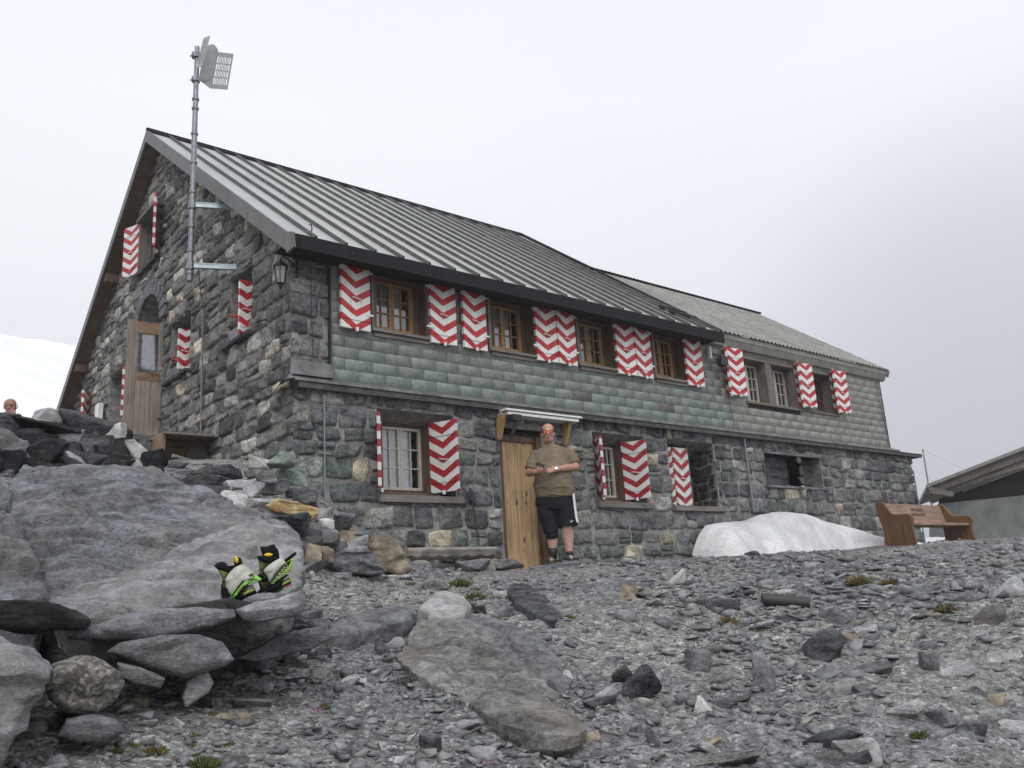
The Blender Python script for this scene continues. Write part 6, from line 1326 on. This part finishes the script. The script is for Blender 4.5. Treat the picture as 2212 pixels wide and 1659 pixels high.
# shorts
b = MB(); b.tube([K(462, 835, -.01), K(464, 900, 0), K(462, 960, .0), K(460, 1010, .0)], [(.247, .165), (.262, .175), (.262, .17), (.22, .15)], 26)
b.tube([K(365, 900, 0), K(385, 1050, 0), K(410, 1180, 0), K(418, 1243, -.005)], [(.115, .13), (.125, .135), (.105, .12), (.098, .11)], 20)
b.tube([K(565, 900, 0), K(575, 1050, 0), K(590, 1130, 0), K(597, 1188, -.005)], [(.125, .14), (.135, .14), (.135, .125), (.135, .12)], 20)
sh_m = flat('black shorts', (.0095, .011, .017), .75, var=.2, scale=10, spec=.25)
fuse(b, 'shorts', sh_m, man, .009, 4, disp=lambda V: .007*fbm(np.c_[V[:, 0]*8, V[:, 1]*8, V[:, 2]*3.5], 3, 6))
b = MB(); V = []
for (x, y, d) in ((652, 838, -.02), (658, 900, -.03), (666, 1000, -.04), (678, 1100, -.04), (690, 1155, -.04)): V += [K(x, y, d-.075)+Vector((-.008, 0, 0)), K(x+14, y, d-.03)]
b.add(V, [[2*i, 2*i+1, 2*i+3, 2*i+2] for i in range(4)]); o = b.build('side_stripe', M['white_paint'], man); s_ = o.modifiers.new('s', 'SOLIDIFY'); s_.thickness = .006
# swoosh mark
pts = [(615, 1140), (619, 1134), (625, 1143), (636, 1138), (651, 1130), (636, 1145), (624, 1152), (617, 1149)]
b = MB(); b.slab([K(x, y, -.15) for x, y in pts], (0, .012, 0)); b.build('swoosh', M['white_paint'], man)
b = MB(); b.tube([K(423, 1225, -.005), K(430, 1292, .01)], [(.078, .08), (.078, .08)], 18); b.build('knee_tights', sh_m, man, smooth=True)
b = MB(); b.tube([K(430, 1395, .02), K(431, 1440, .02), K(432, 1500, .02)], [.062, .058, .05], 16); b.build('sock', M['black'], man, smooth=True)
b = MB(); b.tube([K(597, 1438, .02), K(600, 1460, .02), K(600, 1500, .02)], [.054, .051, .048], 16); b.build('sock', M['black'], man, smooth=True)
shm = flat('dark green trail shoe', (.02, .045, .038), .7, var=.5, scale=25)
for fx, fy, dx in ((432, 1502, -.03), (595, 1496, -.01)):
    b = MB(); b.tube([K(fx, fy, .09), K(fx, fy-2, .05), K(fx, fy+4, -.03)+Vector((dx, 0, 0)), K(fx, fy+10, -.11)+Vector((dx*2, 0, 0)), K(fx, fy+14, -.17)+Vector((dx*2.5, 0, 0))], [(.03, .03), (.045, .045), (.048, .042), (.05, .032), (.03, .02)], 14); b.ell(K(fx, fy-12, .04), (.052, .055, .03), 12, 8)
    fuse(b, 'shoe', shm, man, .006, 3); b = MB(); b.box(K(fx, 0, 0)[0]-.045+dx*1.3, K(fx, 0, 0)[0]+.045+dx*1.3, -.18, .10, (1530-fy-30)*k_, (1530-fy-14)*k_); b.build('sole', M['black'], man, bevel=.008)
# sunglasses, watch
b = MB(); g = hc+Vector((0, -.098, .018))
for s in (-1, 1):
    cx = g+Vector((s*.034, 0, 0)); 
    for (a0, a1) in ((0, 1),):
        P = [cx+Vector((.030*math.cos(t), .004*abs(math.cos(t)), .023*math.sin(t)*(1 if math.sin(t) < 0 else .8))) for t in np.linspace(0, 2*math.pi, 17)]
        b.tube(P, .0055, 6, cap=False)
    b.tube([cx+Vector((s*.03, 0, .01)), hc+Vector((s*.083, -.05, .02)), hc+Vector((s*.086, .01, .018))], .004, 6)
b.tube([g+Vector((-.008, 0, .012)), g+Vector((.008, 0, .012))], .004, 6); gl = b.build('sunglasses', M['black'], man)
mt, t, bb = newmat('orange mirror lens'); bb.inputs['Base Color'].default_value = (.75, .13, .02, 1); bb.inputs['Roughness'].default_value = .15; bb.inputs['Metallic'].default_value = .55
b = MB()
for s in (-1, 1):
    cx = g+Vector((s*.034, .001, 0)); P = [cx+Vector((.029*math.cos(t), .0, .022*math.sin(t)*(1 if math.sin(t) < 0 else .8))) for t in np.linspace(0, 2*math.pi, 17)[:-1]]; b.slab(P, (0, .003, 0))
b.build('lens', mt, man)
b = MB(); wd_ = (WR-ER).normalized(); b.tube([WR-wd_*.012, WR+wd_*.016], [.036, .035], 16); b.tube([WR+Vector((0, -.034, .006)), WR+Vector((0, -.046, .008))], .021, 14); b.build('watch', flat('steel watch', (.5, .5, .48), .3, .7), man)
pp = K(318, 572, -.41); ph_ = empty('phone', man.matrix_basis @ pp, rz=-ma, label='black phone held in the man\'s hands', cat='phone')
b = MB(); Rm = Matrix.Rotation(rad(22), 4, 'Y') @ Matrix.Rotation(rad(-38), 4, 'X'); b.box(-.055, .06, -.004, .004, -.03, .03, mat=Rm); b.build('phone_case', M['black'], ph_, bevel=.003); b = MB(); b.box(-.05, .055, -.0058, -.0045, -.026, .026, mat=Rm); b.build('screen', M['iron'], ph_)
# far person, only the head shows above the drystone wall
ph = atR(22, 881, 13.6); pg = gz([ph[0]], [ph[1]])[0]; hgt = ph[2]-pg
p2 = empty('person', (ph[0], ph[1], pg), rz=-math.atan2(ph[0], ph[1]), label='bald person with glasses holding a hand to the face behind the drystone wall', cat='person')
b = MB(); z = hgt; headshape(b, (0, 0, z-.0), .96, yaw=rad(28)); b.tube([(0, .02, z-.05), (0, .03, z-.14), (0, .03, z-.2)], [.06, .06, .08], 14)
b.tube([(0, .03, z-.2), (0, .03, z-.3), (0, .02, z-.55), (0, .02, z-.8)], [(.12, .08), (.17, .1), (.15, .11), (.15, .11)], 18)
limb(b, [(.17, .02, z-.25), (.24, -.03, z-.5)], [.05, .045]); limb(b, [(.24, -.03, z-.5), (.055, -.14, z-.17)], [.04, .028]); limb(b, [(-.18, .02, z-.25), (-.24, 0, z-.55)], [.05, .042]); limb(b, [(-.24, 0, z-.55), (-.1, -.2, z-.6)], [.04, .028])
hand(b, (.055, -.14, z-.17), (-.2, .15, 1), (.3, -1, 0), 1, .6, .95); hand(b, (-.1, -.2, z-.6), (1, -.3, 0), (0, -.3, 1), 1, .6, .95)
for s in (-1, 1): limb(b, [(s*.09, .02, z-.8), (s*.1, 0, (z-.8)*.5), (s*.1, .02, .08)], [.09, .06, .04]); limb(b, [(s*.1, .02, .05), (s*.11, -.15, .04)], [.04, .035])
fuse(b, 'body', M['skin'], p2, .006, 3, colf=lambda V: np.tile(np.array([.30, .16, .115]), (len(V), 1)))
jk = flat('dark grey jacket', (.04, .042, .045), .85); b = MB(); b.tube([(0, .03, z-.155), (0, .03, z-.2), (0, .03, z-.3), (0, .02, z-.55), (0, .02, z-.85)], [(.09, .09), (.15, .1), (.2, .13), (.19, .15), (.19, .14)], 20)
limb(b, [(.17, .02, z-.25), (.24, -.03, z-.5)], [.068, .062]); limb(b, [(.24, -.03, z-.5), (.085, -.125, z-.22)], [.058, .043]); limb(b, [(-.18, .02, z-.25), (-.24, 0, z-.55)], [.068, .058]); limb(b, [(-.24, 0, z-.55), (-.13, -.16, z-.59)], [.056, .042]); fuse(b, 'jacket', jk, p2, .01, 4)
b = MB()
for s in (-1, 1): b.tube([(s*.09, .02, z-.78), (s*.1, 0, (z-.8)*.5), (s*.1, .02, .06)], [.12, .085, .07], 14)
fuse(b, 'trousers', M['black'], p2, .012, 3)
b = MB(); R3 = Matrix.Rotation(rad(28), 3, 'Z'); c0 = Vector((0, 0, z))
for s in (-1, 1): P = [c0+R3 @ Vector((s*.032+.025*math.cos(t), -.096, .012+.018*math.sin(t))) for t in np.linspace(0, 2*math.pi, 13)]; b.tube(P, .003, 5, cap=False); b.tube([c0+R3 @ Vector((s*.056, -.096, .014)), c0+R3 @ Vector((s*.08, 0, .012))], .003, 5)
b.build('glasses', M['iron'], p2)
# ------------------------------------------------------------------ the pair of mountain boots
BR = 3.40
bc = atR(*((680+1000*.1326)/1.4756, (1720+1400*.1326)/1.4756), BR); BD = np.linalg.norm(bc); bs_ = .1326/1.4756*BD/FPX; ba = math.atan2(bc[0], bc[1])
def BP(x, y, d): return Vector(((x-1000)*bs_, d, (1400-y)*bs_))
m_bk, m_wh = flat('boot black fabric', (.012, .013, .015), .9, var=.3, scale=40, bmp=.3, spec=.1), flat('boot off white gaiter', (.42, .43, .38), .85, var=.12, scale=14, bmp=.3)
m_gr, m_lm, m_yl, m_gy, m_rd = flat('boot olive green', (.10, .145, .03), .8, var=.2, scale=20), flat('boot lime strap', (.27, .55, .10), .7, var=.1, scale=20), flat('yellow pull tab', (.75, .45, .01), .6), flat('boot grey rubber', (.17, .17, .19), .7), flat('boot red sole', (.4, .05, .03), .7)
m_lt = flat('pale green lettering', (.42, .55, .34), .8)
def pillow(poly, d, th, mat, name, parent, ox, n=48, m=8, crease=.0):
    P = np.array([BP(x, y, d)[:] for x, y in poly]); P[:, 0] -= ox; seg = np.linalg.norm(np.roll(P, -1, 0)-P, axis=1); cum = np.r_[0, np.cumsum(seg)]; s = np.linspace(0, cum[-1], n, endpoint=False)
    B = np.array([np.interp(s, cum, np.r_[P[:, i], P[0, i]]) for i in range(3)]).T; c = B.mean(0); t = np.linspace(0, 1, m)
    fr = c+(B-c)[None]*t[:, None, None]; fr[:, :, 1] -= (th*np.sqrt(np.clip(1-t**2.6, 0, 1)))[:, None]; tb = t[::-1][1:]; bk = c+(B-c)[None]*tb[:, None, None]; bk[:, :, 1] += (th*np.sqrt(np.clip(1-tb**2.6, 0, 1)))[:, None]
    V = np.concatenate([fr, bk]).reshape(-1, 3); V[:, 1] -= crease*np.abs(fbm(V*28, 3, 5)); rows = 2*m-1; I = np.arange(rows*n).reshape(rows, n); F = np.stack([I[:-1], np.roll(I, -1, 1)[:-1], np.roll(I, -1, 1)[1:], I[1:]], -1).reshape(-1, 4)
    o = npmesh(name, V, F, mat, parent, smooth=True); return o
def boot(ox, parts, lab):
    o = empty('mountain_boot', tuple(Vector(bc)+Vector((math.cos(ba)*ox, -math.sin(ba)*ox, 0))), rz=-ba, label=lab, cat='boot'); 
    for nm, poly, d, th, mt0, *cr in parts: pillow(poly, d, th, mt0, nm, o, ox, crease=cr[0] if cr else 0)
    return o
A = boot(-350*bs_, [
 ('collar', [(100,640),(170,580),(270,550),(370,590),(400,660),(560,665),(600,640),(715,640),(620,700),(480,790),(420,830),(300,770),(180,720)], .03, .022, m_bk), ('tongue', [(530,600),(530,460),(600,455),(680,490),(715,580),(715,660),(600,700)], .04, .014, m_bk), ('pull_tab', [(540,460),(600,462),(635,520),(630,580),(600,625),(545,570)], .024, .006, m_yl),
 ('side_panel', [(180,720),(300,750),(430,800),(380,950),(355,1030),(300,990),(260,860)], .03, .016, m_gr), ('gaiter', [(380,1060),(355,970),(440,820),(560,710),(700,648),(800,690),(930,800),(1055,930),(980,1010),(700,1180),(470,1375),(405,1260),(375,1120)], .0, .030, m_wh, .008),
 ('strap', [(465,1370),(540,1230),(680,1060),(880,880),(950,858),(1010,920),(1060,935),(1165,1012),(1050,1015),(960,1020),(800,1130),(650,1280),(535,1418)], -.024, .007, m_lm), ('sole', [(300,1120),(370,1100),(390,1210),(480,1340),(560,1380),(700,1290),(980,1260),(1080,1200),(1110,1290),(900,1350),(620,1480),(420,1550),(270,1440),(300,1350)], .01, .03, m_bk),
 ('midsole', [(720,1290),(880,1210),(985,1180),(1000,1250),(870,1300),(740,1355)], -.012, .010, flat('boot dull lime rubber', (.25, .30, .05), .7)), ('rand', [(770,1210),(900,1100),(960,1150),(970,1190),(800,1280)], -.006, .012, m_gy), ('care_tag', [(940,1040),(1030,985),(1080,1100),(1112,1210),(1040,1300),(980,1200)], -.022, .003, flat('grey white tag', (.42, .42, .45), .7)), ('heel', [(1050,1000),(1100,1030),(1150,1130),(1240,1235),(1200,1290),(1080,1305),(1110,1200)], .02, .02, m_bk)],
 'left boot of the lime and white pair on the pale slab')
B_ = boot(480*bs_, [
 ('tongue', [(1100,260),(1130,245),(1250,250),(1350,215),(1430,205),(1450,280),(1500,320),(1530,440),(1535,540),(1450,590),(1330,600),(1200,560),(1150,440),(1115,330)], .05, .02, m_bk), ('collar', [(1040,520),(1035,470),(1120,465),(1400,500),(1535,540),(1450,590),(1330,655),(1250,640),(1120,580)], .02, .02, m_bk), ('pull_tab', [(1180,460),(1240,425),(1320,425),(1390,465),(1350,490),(1280,505),(1210,490)], -.002, .006, m_yl),
 ('side_panel', [(1035,500),(1150,590),(1300,650),(1240,730),(1170,810),(1110,795),(1085,760),(1090,680)], .035, .016, m_gr), ('gaiter', [(1170,815),(1260,720),(1400,620),(1540,548),(1600,570),(1680,660),(1560,790),(1430,950),(1340,1100),(1285,1090),(1250,950),(1190,870)], .0, .028, m_wh, .006),
 ('heel_loop', [(1620,590),(1880,408),(1918,450),(1900,485),(1690,650)], .03, .010, m_bk), ('strap', [(1330,1115),(1500,900),(1700,640),(1830,555),(1828,680),(1745,840),(1600,960),(1450,1050),(1370,1115)], -.012, .012, flat('bright lime fabric', (.36, .60, .05), .7)), ('strap_band', [(1365,1085),(1520,880),(1715,640),(1790,600),(1730,750),(1600,890),(1450,1035)], -.022, .005, m_bk),
 ('sole', [(1240,1240),(1260,1150),(1350,1110),(1500,1040),(1700,900),(1750,980),(1780,1000),(1795,1120),(1600,1200),(1350,1295),(1200,1300)], .02, .035, m_bk), ('midsole', [(1580,1110),(1790,1010),(1812,1060),(1700,1125),(1575,1180)], -.008, .01, flat('boot dull lime rubber', (.25, .30, .05), .7)), ('rand', [(1560,1060),(1700,950),(1770,1000),(1700,1050),(1590,1100)], -.002, .012, m_gy), ('red_sole', [(1640,1190),(1790,1120),(1770,1165),(1690,1215)], -.006, .008, m_rd), ('buckle', [(1050,880),(1140,860),(1200,930),(1285,1000),(1250,1065),(1150,1065),(1090,980)], .03, .02, m_bk)],
 'right boot of the lime and white pair, its tongue standing up')
def btext(s, x, y, ang, size, mat, par, ox, d):
    p = BP(x, y, d); Mx = Matrix.Translation((p[0]-ox, p[1], p[2])) @ Matrix.Rotation(rad(-ang), 4, 'Y') @ Matrix.Rotation(rad(90), 4, 'X'); text(s, size, Mx, mat, par, ext=.0008)
for s, x, y, an in (('ra', 560, 1350, 50), ('rama', 700, 1190, 48), ('ram', 920, 975, 32)): btext(s, x, y, an, .017, m_bk, A, -350*bs_, -.0335)
btext('LAWU', 1590, 855, 51, .020, m_lt, B_, 480*bs_, -.029); btext('LAWU', 1450, 1020, 49, .014, m_lt, B_, 480*bs_, -.029)
for (par, ox, pts) in ((A, -350*bs_, [(335,1000),(295,1090),(285,1250),(320,1400)]), (B_, 480*bs_, [(1155,800),(1180,880),(1270,970),(1290,1090)])):
    b = MB(); b.tube([Vector((BP(x, y, .0)[0]-ox, -.012, BP(x, y, 0)[2])) for x, y in pts], .0028, 6); b.build('lace', m_bk, par)
for (par, ox, ln) in ((A, -350*bs_, [[(490,1350),(700,1065),(890,895),(955,870)], [(505,1345),(720,1080),(900,915),(975,890)], [(560,1400),(800,1120),(960,1010),(1050,1000)]]), (B_, 480*bs_, [[(1320,1100),(1500,880),(1690,650)]])):
    b = MB()
    for pts in ln: b.tube([Vector((BP(x, y, .0)[0]-ox, -.0305 if par is A else -.022, BP(x, y, 0)[2])) for x, y in pts], .0016, 5)
    b.build('strap_edging', m_bk, par)
# boot volumes behind the fronts: foot and shaft
for (par, cx, ox, an) in ((A, 660, -350*bs_, .35), (B_, 1480, 480*bs_, -.3)):
    b = MB(); c = BP(cx-40, 1110, .12); c[0] -= ox; b.ell(c, (.040, .10, .032), 18, 12); c = BP(cx-120, 900, .11); c[0] -= ox; b.tube([c+Vector((0, 0, -.05)), c, c+Vector((-.008, .01, .035))], [.045, .045, .04], 16); fuse(b, 'upper', m_gr, par, .006, 4)
# ------------------------------------------------------------------ mist
HZ = bpy.data.materials.new('mist'); HZ.use_nodes = True; t = HZ.node_tree; t.nodes.clear(); o_ = t.nodes.new('ShaderNodeOutputMaterial'); v_ = t.nodes.new('ShaderNodeVolumePrincipled'); v_.inputs['Density'].default_value = .0018; v_.inputs['Color'].default_value = (.97, .98, 1, 1); v_.inputs['Anisotropy'].default_value = .2
t.links.new(v_.outputs[0], o_.inputs['Volume'])
b = MB(); b.box(-90, 170, -30, 170, -30, 60); o = b.build('haze', HZ); tag(o, 'pale mountain mist around the hut', 'haze', kind='stuff')
